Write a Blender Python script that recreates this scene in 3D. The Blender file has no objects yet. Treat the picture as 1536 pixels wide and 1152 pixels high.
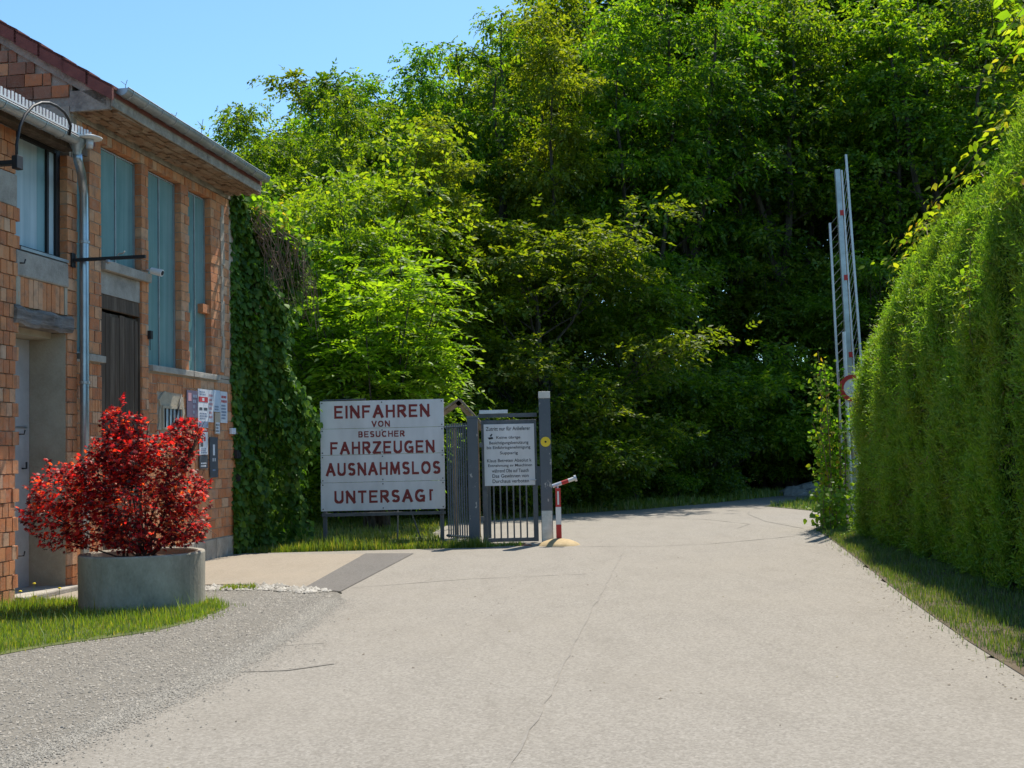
import bpy, math, random
import numpy as np
from mathutils import Vector, Matrix

S = bpy.context.scene
COL = S.collection
R = math.radians

# ------------------------------------------------------------------ camera, sky, sun, exposure
cam = bpy.data.cameras.new("camera")
cam.sensor_width = 36.0
cam.lens = 36.0 * 1750 / 1536
cam.clip_start = 0.1
cam.clip_end = 3000
camo = bpy.data.objects.new("camera", cam)
COL.objects.link(camo)
camo.matrix_world = Matrix.Translation((0, 0, 1.6)) @ Matrix.Rotation(math.pi / 2 + math.atan((680 - 576) / 1750), 4, 'X') @ Matrix.Rotation(R(-1.3), 4, 'Z')
S.camera = camo

SUN_AZ, SUN_EL = R(25), R(59)          # from +Y towards +X
world = bpy.data.worlds.new("World")
S.world = world
world.use_nodes = True
wn = world.node_tree
wn.nodes.clear()
sky = wn.nodes.new("ShaderNodeTexSky")
sky.sky_type = 'NISHITA'
sky.sun_disc = False
sky.sun_elevation = SUN_EL
sky.sun_rotation = SUN_AZ
sky.air_density = 1.0
sky.dust_density = 0.5
sky.ozone_density = 1.1
bg = wn.nodes.new("ShaderNodeBackground")
bg.inputs[1].default_value = 0.125
wo = wn.nodes.new("ShaderNodeOutputWorld")
tint = wn.nodes.new("ShaderNodeMix")
tint.data_type = 'RGBA'
tint.blend_type = 'MULTIPLY'
tint.inputs[0].default_value = 1.0
tint.inputs[7].default_value = (0.60, 0.83, 0.93, 1)      # one even tint over the whole sky: clear, slightly cyan
wn.links.new(sky.outputs[0], tint.inputs[6])
wn.links.new(tint.outputs[2], bg.inputs[0])
wn.links.new(bg.outputs[0], wo.inputs[0])

sl = bpy.data.lights.new("sun", 'SUN')
sl.energy = 4.5
sl.angle = R(0.5)
sl.color = (1.0, 0.925, 0.81)
so = bpy.data.objects.new("sun", sl)
COL.objects.link(so)
sd = Vector((math.sin(SUN_AZ) * math.cos(SUN_EL), math.cos(SUN_AZ) * math.cos(SUN_EL), math.sin(SUN_EL)))
so.rotation_euler = sd.to_track_quat('Z', 'Y').to_euler()
so.location = (20, 30, 50)

S.view_settings.view_transform = 'Standard'
S.view_settings.look = 'None'
S.view_settings.exposure = 0.82
S.view_settings.gamma = 1.0
S.view_settings.use_curve_mapping = False
S.render.engine = 'CYCLES'
try:
    S.cycles.max_bounces = 8
    S.cycles.diffuse_bounces = 4
    S.cycles.glossy_bounces = 3
    S.cycles.transmission_bounces = 5
    S.cycles.transparent_max_bounces = 8
    S.cycles.use_denoising = True
    S.cycles.sample_clamp_indirect = 8
except Exception:
    pass

rng = np.random.default_rng(7)
random.seed(7)


# ------------------------------------------------------------------ materials
def new_mat(name):
    m = bpy.data.materials.new(name)
    m.use_nodes = True
    nt = m.node_tree
    nt.nodes.clear()
    out = nt.nodes.new("ShaderNodeOutputMaterial")
    return m, nt, out


def ramp(nt, fac, stops):
    r = nt.nodes.new("ShaderNodeValToRGB")
    els = r.color_ramp.elements
    while len(els) < len(stops):
        els.new(0.5)
    for e, (p, c) in zip(els, stops):
        e.position = p
        e.color = (c[0], c[1], c[2], 1)
    nt.links.new(fac, r.inputs[0])
    return r.outputs[0]


def noise(nt, scale, detail=4, rough=.6, vec=None, stretch=None):
    n = nt.nodes.new("ShaderNodeTexNoise")
    n.inputs["Scale"].default_value = scale
    n.inputs["Detail"].default_value = detail
    n.inputs["Roughness"].default_value = rough
    if vec is None:
        g = nt.nodes.new("ShaderNodeNewGeometry")
        vec = g.outputs["Position"]
    if stretch:
        mp = nt.nodes.new("ShaderNodeMapping")
        mp.inputs["Scale"].default_value = stretch
        nt.links.new(vec, mp.inputs[0])
        vec = mp.outputs[0]
    nt.links.new(vec, n.inputs["Vector"])
    return n.outputs[0]


def mathn(nt, op, a, b=None, clamp=False):
    n = nt.nodes.new("ShaderNodeMath")
    n.operation = op
    n.use_clamp = clamp
    for i, v in enumerate((a, b)):
        if v is None:
            continue
        if isinstance(v, (int, float)):
            n.inputs[i].default_value = v
        else:
            nt.links.new(v, n.inputs[i])
    return n.outputs[0]


def mixc(nt, fac, a, b, mode='MIX'):
    n = nt.nodes.new("ShaderNodeMix")
    n.data_type = 'RGBA'
    n.blend_type = mode
    for sock, v in ((n.inputs[0], fac), (n.inputs[6], a), (n.inputs[7], b)):
        if isinstance(v, (int, float)):
            sock.default_value = v
        elif isinstance(v, tuple):
            sock.default_value = (v[0], v[1], v[2], 1)
        else:
            nt.links.new(v, sock)
    return n.outputs[2]


def bump(nt, h, strength=.4, dist=.01):
    b = nt.nodes.new("ShaderNodeBump")
    b.inputs["Strength"].default_value = strength
    b.inputs["Distance"].default_value = dist
    nt.links.new(h, b.inputs["Height"])
    return b.outputs[0]


def principled(nt, out, color, rough=.8, metal=0., normal=None, spec=.4):
    p = nt.nodes.new("ShaderNodeBsdfPrincipled")
    if isinstance(color, tuple):
        p.inputs["Base Color"].default_value = (*color, 1)
    else:
        nt.links.new(color, p.inputs["Base Color"])
    if isinstance(rough, (int, float)):
        p.inputs["Roughness"].default_value = rough
    else:
        nt.links.new(rough, p.inputs["Roughness"])
    p.inputs["Metallic"].default_value = metal
    p.inputs["Specular IOR Level"].default_value = spec
    if normal is not None:
        nt.links.new(normal, p.inputs["Normal"])
    nt.links.new(p.outputs[0], out.inputs[0])
    return p


def island_rand(nt, obj=True):
    g = nt.nodes.new("ShaderNodeNewGeometry")
    r = g.outputs["Random Per Island"]
    if obj:
        o = nt.nodes.new("ShaderNodeObjectInfo")
        r = mathn(nt, 'FRACT', mathn(nt, 'ADD', r, o.outputs["Random"]))
    return r


def rough_mat(name, stops, scale=6, fine=60, rough=.85, bs=.3, bd=.01, metal=0., stretch=None, spec=.3, detail=5):
    m, nt, out = new_mat(name)
    a = noise(nt, scale, detail, .65, stretch=stretch)
    b = noise(nt, fine, 3, .6, stretch=stretch)
    f = mathn(nt, 'ADD', mathn(nt, 'MULTIPLY', a, .75), mathn(nt, 'MULTIPLY', b, .25))
    c = ramp(nt, f, stops)
    principled(nt, out, c, rough, metal, bump(nt, b, bs, bd), spec)
    return m


def leaf_mat(name, stops, trans, tfac=.45, rough=.5, gloss=.06, spread=(.85, .3), patch=None):
    """two-sided leaf: diffuse face, light shining through, a thin waxy reflection"""
    m, nt, out = new_mat(name)
    r = island_rand(nt)
    c = ramp(nt, r, stops)
    o = nt.nodes.new("ShaderNodeObjectInfo")
    hue = nt.nodes.new("ShaderNodeHueSaturation")
    nt.links.new(mathn(nt, 'ADD', .482, mathn(nt, 'MULTIPLY', o.outputs["Random"], .036)), hue.inputs["Hue"])
    nt.links.new(mathn(nt, 'ADD', spread[0], mathn(nt, 'MULTIPLY', mathn(nt, 'FRACT', mathn(nt, 'MULTIPLY', o.outputs["Random"], 7.31)), spread[1])), hue.inputs["Value"])
    if patch:
        pn = noise(nt, patch[0], 4, .65)
        c = mixc(nt, ramp(nt, pn, [(.42, (0, 0, 0)), (.66, (1, 1, 1))]), c, mixc(nt, 1.0, c, patch[1], 'MULTIPLY'))
    nt.links.new(c, hue.inputs["Color"])
    c = hue.outputs[0]
    d = nt.nodes.new("ShaderNodeBsdfDiffuse")
    nt.links.new(c, d.inputs[0])
    t = nt.nodes.new("ShaderNodeBsdfTranslucent")
    nt.links.new(mixc(nt, 1.0, c, trans, 'MULTIPLY'), t.inputs[0])
    g = nt.nodes.new("ShaderNodeBsdfGlossy")
    g.inputs["Roughness"].default_value = rough
    g.inputs[0].default_value = (.8, .85, .8, 1)
    m1 = nt.nodes.new("ShaderNodeMixShader")
    m1.inputs[0].default_value = tfac
    nt.links.new(d.outputs[0], m1.inputs[1])
    nt.links.new(t.outputs[0], m1.inputs[2])
    m2 = nt.nodes.new("ShaderNodeMixShader")
    m2.inputs[0].default_value = gloss
    nt.links.new(m1.outputs[0], m2.inputs[1])
    nt.links.new(g.outputs[0], m2.inputs[2])
    nt.links.new(m2.outputs[0], out.inputs[0])
    return m


def asphalt_mat(name, lo, mid, hi, warm):
    m, nt, out = new_mat(name)
    g = nt.nodes.new("ShaderNodeNewGeometry")
    pos = g.outputs["Position"]
    big = noise(nt, .35, 4, .6, pos)
    midn = noise(nt, 2.2, 5, .7, pos, stretch=(1.0, .35, 1))
    v = nt.nodes.new("ShaderNodeTexVoronoi")
    v.inputs["Scale"].default_value = 62
    nt.links.new(pos, v.inputs["Vector"])
    fine = noise(nt, 42, 4, .8, pos)
    f = mathn(nt, 'ADD', mathn(nt, 'MULTIPLY', fine, .62), mathn(nt, 'MULTIPLY', v.outputs["Color"], .22))
    c = ramp(nt, f, [(.22, lo), (.43, mid), (.66, hi)])
    c = mixc(nt, mathn(nt, 'MULTIPLY', ramp(nt, big, [(.38, (0, 0, 0)), (.66, (1, 1, 1))]), .35), c, warm)
    dk = ramp(nt, midn, [(.30, (.90, .895, .89)), (.55, (1, 1, 1))])
    c = mixc(nt, 1.0, c, dk, 'MULTIPLY')
    principled(nt, out, c, .88, 0, bump(nt, f, .55, .006), .25)
    return m


def brick_mat(name, stops, grime=(.16, .12, .09)):
    m, nt, out = new_mat(name)
    r = island_rand(nt)
    c = ramp(nt, r, stops)
    n1 = noise(nt, 7, 6, .7)
    n2 = noise(nt, 70, 3, .6)
    c = mixc(nt, mathn(nt, 'MULTIPLY', ramp(nt, n1, [(.47, (0, 0, 0)), (.70, (1, 1, 1))]), .65), c, grime)
    n3 = noise(nt, 3.1, 5, .75)
    c = mixc(nt, mathn(nt, 'MULTIPLY', ramp(nt, n3, [(.52, (0, 0, 0)), (.64, (1, 1, 1))]), .3), c, (.44, .36, .27))
    c = mixc(nt, mathn(nt, 'MULTIPLY', ramp(nt, n2, [(.45, (0, 0, 0)), (.7, (1, 1, 1))]), .25), c, (.5, .36, .25))
    principled(nt, out, c, .9, 0, bump(nt, n2, .5, .006), .2)
    return m


def plain(name, c, rough=.5, metal=0., spec=.4, var=.12):
    lo = tuple(x * (1 - var) for x in c)
    hi = tuple(min(1, x * (1 + var)) for x in c)
    return rough_mat(name, [(.35, lo), (.65, hi)], 5, 50, rough, .12, .003, metal, spec=spec)


M = {}
M['asphalt'] = asphalt_mat('asphalt', (.140, .126, .106), (.226, .207, .178), (.335, .312, .274), (.236, .212, .176))
M['apron'] = asphalt_mat('apron_concrete', (.175, .15, .115), (.262, .225, .178), (.33, .292, .235), (.28, .232, .172))
M['patch'] = asphalt_mat('patch_asphalt', (.07, .066, .062), (.125, .117, .108), (.19, .18, .17), (.14, .125, .11))
M['crack'] = rough_mat('crack_dirt', [(.3, (.165, .15, .13)), (.7, (.25, .23, .20))], 8, 60)
M['joint'] = rough_mat('joint_tar', [(.3, (.13, .12, .105)), (.7, (.24, .22, .19))], 4, 40)
M['soil'] = rough_mat('soil', [(.3, (.045, .034, .020)), (.7, (.12, .085, .05))], 3, 40, bs=.6, bd=.03)
M['forest_floor'] = rough_mat('forest_floor', [(.3, (.022, .022, .010)), (.7, (.06, .055, .025))], 1.2, 20, bs=.6, bd=.04)
M['turf'] = rough_mat('turf', [(.3, (.045, .065, .014)), (.7, (.12, .135, .035))], 2.5, 40, bs=.6, bd=.03)
M['gravelbed'] = asphalt_mat('gravel_bed', (.08, .075, .065), (.155, .145, .126), (.26, .24, .205), (.19, .168, .135))


def stone_mat(name, stops):
    m, nt, out = new_mat(name)
    c = ramp(nt, island_rand(nt), stops)
    n = noise(nt, 90, 3)
    principled(nt, out, mixc(nt, .3, c, ramp(nt, n, [(.3, (.1, .1, .09)), (.7, (.5, .48, .44))])), .85, 0, bump(nt, n, .3, .004), .3)
    return m


M['gravel'] = stone_mat('gravel', [(0, (.072, .064, .053)), (.35, (.145, .131, .110)), (.75, (.20, .180, .150)), (1, (.28, .25, .205))])
M['pebble'] = stone_mat('pebble', [(0, (.13, .12, .10)), (.5, (.23, .215, .185)), (1, (.40, .38, .34))])
M['brick'] = brick_mat('hollow_brick', [(0, (.47, .165, .070)), (.3, (.55, .210, .086)), (.6, (.60, .252, .108)), (.84, (.61, .290, .140)), (.95, (.60, .38, .24)), (1, (.45, .19, .10))])
M['brickold'] = brick_mat('old_brick', [(0, (.22, .09, .05)), (.5, (.30, .12, .07)), (1, (.36, .18, .11))])
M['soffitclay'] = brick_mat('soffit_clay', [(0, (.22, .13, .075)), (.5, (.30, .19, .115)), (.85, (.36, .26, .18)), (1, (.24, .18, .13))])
M['mortar'] = rough_mat('mortar', [(.3, (.30, .24, .18)), (.7, (.48, .40, .31))], 6, 60, bs=.6, bd=.01)
M['concrete'] = rough_mat('concrete', [(.28, (.20, .185, .155)), (.5, (.34, .31, .265)), (.75, (.47, .44, .38))], 4, 45, bs=.5, bd=.012)
M['render'] = rough_mat('lime_render', [(.28, (.29, .25, .18)), (.5, (.40, .35, .265)), (.75, (.49, .44, .345))], 2.2, 40, bs=.5, bd=.01)
M['concrete_band'] = rough_mat('rough_concrete_band', [(.3, (.16, .14, .12)), (.5, (.31, .27, .22)), (.72, (.46, .41, .34))], 6, 30, bs=.7, bd=.02)
M['tile'] = rough_mat('roof_tile', [(.3, (.12, .045, .040)), (.7, (.25, .09, .07))], 5, 50, bs=.4)
M['oldwood'] = rough_mat('dark_old_wood', [(.3, (.040, .029, .021)), (.52, (.095, .068, .048)), (.72, (.20, .155, .115))], 9, 60, .85, .7, .01, stretch=(1, 1, .06))
M['beam'] = rough_mat('weathered_beam', [(.3, (.06, .052, .046)), (.5, (.17, .15, .135)), (.72, (.36, .34, .31))], 14, 70, .9, .8, .012, stretch=(.12, .12, 1))
M['timber'] = rough_mat('shelter_timber', [(.3, (.16, .10, .05)), (.7, (.36, .25, .14))], 8, 50, stretch=(1, .2, 1))
M['shingle'] = rough_mat('shelter_roof', [(.3, (.13, .10, .075)), (.7, (.30, .25, .19))], 8, 50)
M['zinc'] = rough_mat('zinc', [(.3, (.30, .32, .33)), (.7, (.50, .52, .53))], 5, 30, .42, .1, .002, .75, spec=.5)
M['galv'] = rough_mat('galvanised_pipe', [(.3, (.27, .33, .39)), (.7, (.43, .49, .55))], 3, 30, .32, .1, .002, .8, spec=.5)
M['alu'] = plain('white_grey_aluminium', (.55, .57, .59), .4, .3)
M['frame'] = rough_mat('grey_gate_paint', [(.3, (.065, .072, .080)), (.5, (.105, .115, .125)), (.8, (.16, .17, .18))], 6, 40, .45, .15, .003, .1)
M['fencepaint'] = rough_mat('blue_grey_paint', [(.3, (.075, .10, .115)), (.7, (.14, .17, .19))], 6, 40, .5, .15, .003, .1)


def worn_paint(name, base, rust, amount=.62, chip=None, sc=5):
    m, nt, out = new_mat(name)
    n = noise(nt, sc, 6, .7)
    k = ramp(nt, n, [(amount, (0, 0, 0)), (amount + .03, (1, 1, 1))])
    c = mixc(nt, k, base, rust)
    if chip:
        n2 = noise(nt, sc * 2.2, 5, .7, stretch=(1, 1, .5))
        c = mixc(nt, ramp(nt, n2, [(.63, (0, 0, 0)), (.65, (1, 1, 1))]), c, chip)
    n3 = noise(nt, 2.5, 4, .6, stretch=(1, 1, .35))
    c = mixc(nt, 1.0, c, ramp(nt, n3, [(.3, (.82, .82, .8)), (.6, (1, 1, 1))]), 'MULTIPLY')
    principled(nt, out, c, .55, 0, bump(nt, n, .2, .002), .4)
    return m


M['postpaint'] = worn_paint('gate_post_paint', (.095, .118, .140), (.26, .15, .09), .66, (.42, .42, .40))
M['signwhite'] = worn_paint('sign_white_paint', (.76, .77, .78), (.36, .33, .30), .72, None, 3.5)
M['signred'] = worn_paint('sign_red_paint', (.235, .028, .026), (.42, .20, .17), .68, None, 14)
M['white'] = worn_paint('old_white_paint', (.72, .72, .71), (.40, .33, .28), .66, None, 6)
M['red'] = worn_paint('red_paint', (.50, .035, .030), (.40, .22, .16), .68, None, 9)
M['yellow'] = plain('yellow_plastic', (.80, .58, .03), .5)
M['black'] = plain('black_iron', (.018, .018, .020), .55)
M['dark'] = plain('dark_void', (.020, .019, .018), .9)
M['ink'] = plain('black_print', (.035, .035, .04), .7)
M['capwhite'] = plain('cap_cream', (.62, .60, .54), .6)
M['mound'] = rough_mat('yellow_mound', [(.3, (.33, .24, .12)), (.7, (.50, .38, .21))], 7, 50)
M['planter'] = rough_mat('planter_concrete', [(.28, (.17, .158, .125)), (.5, (.29, .272, .222)), (.75, (.42, .395, .335))], 3.5, 45, .85, .4, .008, stretch=(1, 1, .6))
M['doorgrey'] = plain('door_grey', (.46, .47, .47), .55)
M['bark'] = rough_mat('bark', [(.3, (.028, .023, .018)), (.7, (.10, .085, .065))], 10, 50, bs=.8, bd=.02, stretch=(1, 1, .3))
M['stem'] = rough_mat('dry_stem', [(.3, (.10, .065, .040)), (.7, (.26, .18, .12))], 14, 60)
M['maplestem'] = rough_mat('maple_stem', [(.3, (.05, .03, .025)), (.7, (.12, .08, .06))], 14, 60)
M['rock'] = rough_mat('boulder', [(.3, (.16, .16, .155)), (.7, (.32, .32, .31))], 3, 20, bs=.8, bd=.05)


def pane_mat(name, lo, hi, rough=.3):
    m, nt, out = new_mat(name)
    n = noise(nt, 9, 4, .6, stretch=(1, 1, .035))
    n2 = noise(nt, 1.1, 3, .6)
    f = mathn(nt, 'ADD', mathn(nt, 'MULTIPLY', n, .6), mathn(nt, 'MULTIPLY', n2, .4))
    c = ramp(nt, f, [(.34, lo), (.66, hi)])
    principled(nt, out, c, rough, 0, None, .5)
    return m


M['pane'] = pane_mat('teal_translucent_sheet', (.105, .215, .215), (.205, .345, .335), .26)
M['paneblue'] = pane_mat('blue_grey_glass', (.29, .40, .44), (.50, .60, .63), .18)
M['curtain'] = pane_mat('teal_curtain', (.14, .27, .30), (.23, .38, .40), .4)

GREEN = [(0, (.034, .080, .006)), (.35, (.066, .135, .008)), (.7, (.120, .195, .012)), (1, (.195, .245, .020))]
BRIGHT = [(0, (.060, .135, .008)), (.5, (.110, .210, .012)), (1, (.185, .28, .022))]
OLIVE = [(0, (.065, .115, .008)), (.5, (.125, .185, .012)), (1, (.210, .240, .022))]
M['leaf'] = leaf_mat('tree_leaf', GREEN, (2.1, 2.1, .6), .54, .5, .022, (.62, .66))
M['leafolive'] = leaf_mat('locust_leaf', OLIVE, (2.1, 2.1, .6), .54, .5, .022, (.62, .60))
M['leafbright'] = leaf_mat('young_leaf', BRIGHT, (2.1, 2.2, .6), .54, .5, .03, (.8, .4))
M['ivy'] = leaf_mat('ivy_leaf', [(0, (.034, .085, .008)), (.7, (.07, .15, .012)), (1, (.14, .22, .02))], (2.0, 2.1, .8), .38, .55, .025)
M['creeper'] = leaf_mat('creeper_leaf', [(0, (.09, .18, .010)), (.6, (.17, .27, .016)), (.93, (.30, .30, .03)), (1, (.36, .18, .03))], (1.8, 1.8, .6), .6, .6, .012)
M['thuja'] = leaf_mat('thuja_spray', [(0, (.10, .22, .014)), (.5, (.17, .325, .024)), (1, (.265, .40, .042))], (1.4, 1.5, .6), .48, .5, .03, (.92, .1), (1.6, (1.25, .92, .85)))
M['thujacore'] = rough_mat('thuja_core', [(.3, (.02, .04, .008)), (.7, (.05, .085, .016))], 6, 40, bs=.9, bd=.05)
M['drythuja'] = leaf_mat('dry_thuja', [(0, (.10, .075, .03)), (.6, (.19, .14, .06)), (1, (.28, .22, .10))], (1.4, 1.3, .8), .3, .6, .01)
M['litter'] = stone_mat('leaf_litter', [(0, (.05, .035, .02)), (.6, (.13, .09, .05)), (1, (.20, .17, .07))])
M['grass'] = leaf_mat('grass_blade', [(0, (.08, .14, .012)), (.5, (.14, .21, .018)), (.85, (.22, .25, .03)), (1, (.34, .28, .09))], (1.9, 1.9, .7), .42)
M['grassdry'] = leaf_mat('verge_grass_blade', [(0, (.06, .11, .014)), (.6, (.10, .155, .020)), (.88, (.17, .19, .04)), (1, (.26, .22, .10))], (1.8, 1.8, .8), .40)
M['maple'] = leaf_mat('red_maple_leaf', [(0, (.045, .010, .012)), (.38, (.12, .013, .014)), (.55, (.42, .032, .018)), (.85, (.66, .075, .022)), (1, (.66, .18, .03))], (1.9, 1.5, 1.0), .58, .5, .03)
M['flower'] = plain('yellow_petal', (.75, .58, .02), .6)


# ------------------------------------------------------------------ mesh helpers
class MB:
    def __init__(self):
        self.v, self.f, self.mi = [], [], []

    def add(self, verts, faces, mi=0):
        o = len(self.v)
        self.v.extend([tuple(p) for p in verts])
        self.f.extend([tuple(i + o for i in f) for f in faces])
        self.mi.extend([mi] * len(faces))

    def box(self, a, b, mi=0, fr=None, jit=0.0):
        vs = [(x, y, z) for z in (a[2], b[2]) for y in (a[1], b[1]) for x in (a[0], b[0])]
        if jit:
            vs = [tuple(c + random.uniform(-jit, jit) for c in p) for p in vs]
        if fr:
            vs = [fr(*p) for p in vs]
        self.add(vs, [(0, 2, 3, 1), (4, 5, 7, 6), (0, 1, 5, 4), (2, 6, 7, 3), (0, 4, 6, 2), (1, 3, 7, 5)], mi)

    def tube(self, pts, rad, n=8, mi=0, cap=True):
        pts = [Vector(p) for p in pts]
        if isinstance(rad, (int, float)):
            rad = [rad] * len(pts)
        rings = []
        prev = None
        for i, p in enumerate(pts):
            t = (pts[min(i + 1, len(pts) - 1)] - pts[max(i - 1, 0)]).normalized()
            if prev is None:
                ref = Vector((0, 0, 1)) if abs(t.z) < .9 else Vector((1, 0, 0))
                u = t.cross(ref).normalized()
            else:
                u = (prev - t * prev.dot(t)).normalized()
            prev = u
            w = t.cross(u)
            rings.append([p + (u * math.cos(2 * math.pi * k / n) + w * math.sin(2 * math.pi * k / n)) * rad[i] for k in range(n)])
        vs = [v for r in rings for v in r]
        fs = []
        for i in range(len(pts) - 1):
            for k in range(n):
                k2 = (k + 1) % n
                fs.append((i * n + k, i * n + k2, (i + 1) * n + k2, (i + 1) * n + k))
        if cap:
            fs.append(tuple(range(n - 1, -1, -1)))
            fs.append(tuple((len(pts) - 1) * n + k for k in range(n)))
        self.add(vs, fs, mi)

    def lathe(self, prof, n=32, c=(0, 0, 0), mi=0):
        vs, fs = [], []
        for r, z in prof:
            for k in range(n):
                a = 2 * math.pi * k / n
                vs.append((c[0] + r * math.cos(a), c[1] + r * math.sin(a), c[2] + z))
        for i in range(len(prof) - 1):
            for k in range(n):
                k2 = (k + 1) % n
                fs.append((i * n + k, i * n + k2, (i + 1) * n + k2, (i + 1) * n + k))
        self.add(vs, fs, mi)

    def prism(self, poly, z0, z1, mi=0, fr=None):
        n = len(poly)
        vs = [(x, y, z0) for x, y in poly] + [(x, y, z1) for x, y in poly]
        if fr:
            vs = [fr(*p) for p in vs]
        fs = [tuple(range(n - 1, -1, -1)), tuple(range(n, 2 * n))]
        fs += [(i, (i + 1) % n, n + (i + 1) % n, n + i) for i in range(n)]
        self.add(vs, fs, mi)

    def mesh(self, name, mats, origin=(0, 0, 0), smooth=False, bevel=0):
        me = bpy.data.meshes.new(name)
        ox, oy, oz = origin
        me.from_pydata([(x - ox, y - oy, z - oz) for x, y, z in self.v], [], self.f)
        for m in (mats if isinstance(mats, (list, tuple)) else [mats]):
            me.materials.append(m)
        me.polygons.foreach_set("material_index", self.mi)
        if smooth:
            me.polygons.foreach_set("use_smooth", [True] * len(me.polygons))
        me.update()
        return me

    def build(self, name, mats, parent=None, smooth=False, bevel=0):
        if isinstance(mats, str):
            mats = M[mats]
        elif isinstance(mats, (list, tuple)):
            mats = [M[x] if isinstance(x, str) else x for x in mats]
        org = origin_of(parent)
        o = link(name, self.mesh(name, mats, org, smooth), parent)
        if bevel:
            b = o.modifiers.new("bevel", 'BEVEL')
            b.width = bevel
            b.segments = 2
            b.limit_method = 'ANGLE'
            b.angle_limit = R(40)
        return o


ORG = {}


def origin_of(parent):
    return ORG.get(parent.name, (0, 0, 0)) if parent else (0, 0, 0)


def link(name, me, parent=None, loc=(0, 0, 0)):
    o = bpy.data.objects.new(name, me)
    COL.objects.link(o)
    if parent:
        o.parent = parent
        ORG[o.name] = origin_of(parent)
    else:
        ORG[o.name] = (0, 0, 0)
    o.location = loc
    return o


def tag(o, label, cat=None, group=None, kind=None):
    o['label'] = label
    if cat:
        o['category'] = cat
    if group:
        o['group'] = group
    if kind:
        o['kind'] = kind
    return o


def thing(name, label, cat, loc, group=None):
    o = bpy.data.objects.new(name, None)
    COL.objects.link(o)
    o.location = loc
    o.empty_display_size = .2
    ORG[o.name] = tuple(loc)
    return tag(o, label, cat, group)


def struct(o, label):
    o['kind'] = 'structure'
    o['label'] = label
    return o


def np_mesh(name, V, F, mats, mi=None):
    """V (n,3), F (m,k) with constant k"""
    me = bpy.data.meshes.new(name)
    k = F.shape[1]
    me.vertices.add(len(V))
    me.vertices.foreach_set("co", np.ascontiguousarray(V, dtype=np.float32).ravel())
    me.loops.add(F.size)
    me.loops.foreach_set("vertex_index", np.ascontiguousarray(F, dtype=np.int32).ravel())
    me.polygons.add(len(F))
    me.polygons.foreach_set("loop_start", np.arange(0, F.size, k, dtype=np.int32))
    for m in mats:
        me.materials.append(m)
    if mi is not None:
        me.polygons.foreach_set("material_index", mi.astype(np.int32))
    me.update(calc_edges=True)
    return me


def unit(a):
    return a / np.maximum(np.linalg.norm(a, axis=-1, keepdims=True), 1e-9)


def leaf_geo(P, A, N, L, W, fold=.25, six=False):
    """P base points, A axis, N normal-ish, L length, W half width -> V,F (triangles)"""
    A = unit(A)
    Sd = unit(np.cross(A, N))
    N = np.cross(Sd, A)
    L = L[:, None]
    W = W[:, None]
    n = len(P)
    if not six:
        v = np.stack([P, P + A * L * .42 + Sd * W + N * W * fold, P + A * L, P + A * L * .42 - Sd * W + N * W * fold], 1)
        V = v.reshape(-1, 3)
        b = np.arange(n)[:, None] * 4
        F = np.concatenate([b + np.array([[0, 1, 2]]), b + np.array([[0, 2, 3]])], 0)
        return V, F
    mid = P + A * L * .5 + N * L * .05
    tip = P + A * L - N * L * .06
    v = np.stack([P, P + A * L * .30 + Sd * W + N * W * fold, P + A * L * .68 + Sd * W * .72 + N * W * fold * .6, tip,
                  P + A * L * .68 - Sd * W * .72 + N * W * fold * .6, P + A * L * .30 - Sd * W + N * W * fold, mid], 1)
    V = v.reshape(-1, 3)
    b = np.arange(n)[:, None] * 7
    F = np.concatenate([b + np.array([t]) for t in ([0, 1, 6], [1, 2, 6], [2, 3, 6], [3, 4, 6], [4, 5, 6], [5, 0, 6])], 0)
    return V, F


def spray_geo(O, D, U, length, pairs, ll, lw, g, spread=.95, droop=.25, noise_=.25, six=False):
    """compound leaves: O origins, D directions, U normals; returns V,F"""
    n = len(O)
    D = unit(D)
    Sd = unit(np.cross(D, U))
    U = np.cross(Sd, D)
    Ps, As, Ns, Ls, Ws = [], [], [], [], []
    for j in range(pairs):
        t = (j + .6) / (pairs + .3)
        base = O + D * (length * t)[:, None] - U * (length * droop * t * t)[:, None]
        for sgn in (-1, 1):
            a = D * .5 + Sd * (sgn * spread) + g.normal(0, noise_, (n, 3)) - U * .2
            Ps.append(base)
            As.append(a)
            Ns.append(U + g.normal(0, .45, (n, 3)))
            s = g.uniform(.75, 1.15, n) * (1.05 - .35 * abs(t - .45))
            Ls.append(ll * s)
            Ws.append(lw * s)
    tip = O + D * length[:, None] - U * (length * droop)[:, None]
    Ps.append(tip)
    As.append(D - U * droop * 2 + g.normal(0, noise_, (n, 3)))
    Ns.append(U + g.normal(0, .45, (n, 3)))
    Ls.append(ll * g.uniform(.8, 1.2, n))
    Ws.append(lw * g.uniform(.8, 1.2, n))
    return leaf_geo(np.concatenate(Ps), np.concatenate(As), np.concatenate(Ns), np.concatenate(Ls), np.concatenate(Ws), six=six)


# ------------------------------------------------------------------ ground and roads
def sheet(name, poly, z, mat, label, sub=0):
    me = bpy.data.meshes.new(name)
    me.from_pydata([(x, y, z) for x, y in poly], [], [tuple(range(len(poly)))])
    me.materials.append(M[mat])
    me.update()
    return struct(link(name, me), label)


def rough_edge(pts, amp, step=.25, seed=1):
    """resample an open polyline and make it ragged"""
    g = np.random.default_rng(seed)
    out = []
    for (x0, y0), (x1, y1) in zip(pts[:-1], pts[1:]):
        L = math.hypot(x1 - x0, y1 - y0)
        k = max(1, int(L / step))
        nx, ny = -(y1 - y0) / L, (x1 - x0) / L
        for i in range(k):
            t = i / k
            a = g.normal(0, amp)
            out.append((x0 + (x1 - x0) * t + nx * a, y0 + (y1 - y0) * t + ny * a))
    out.append(pts[-1])
    return out


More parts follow.
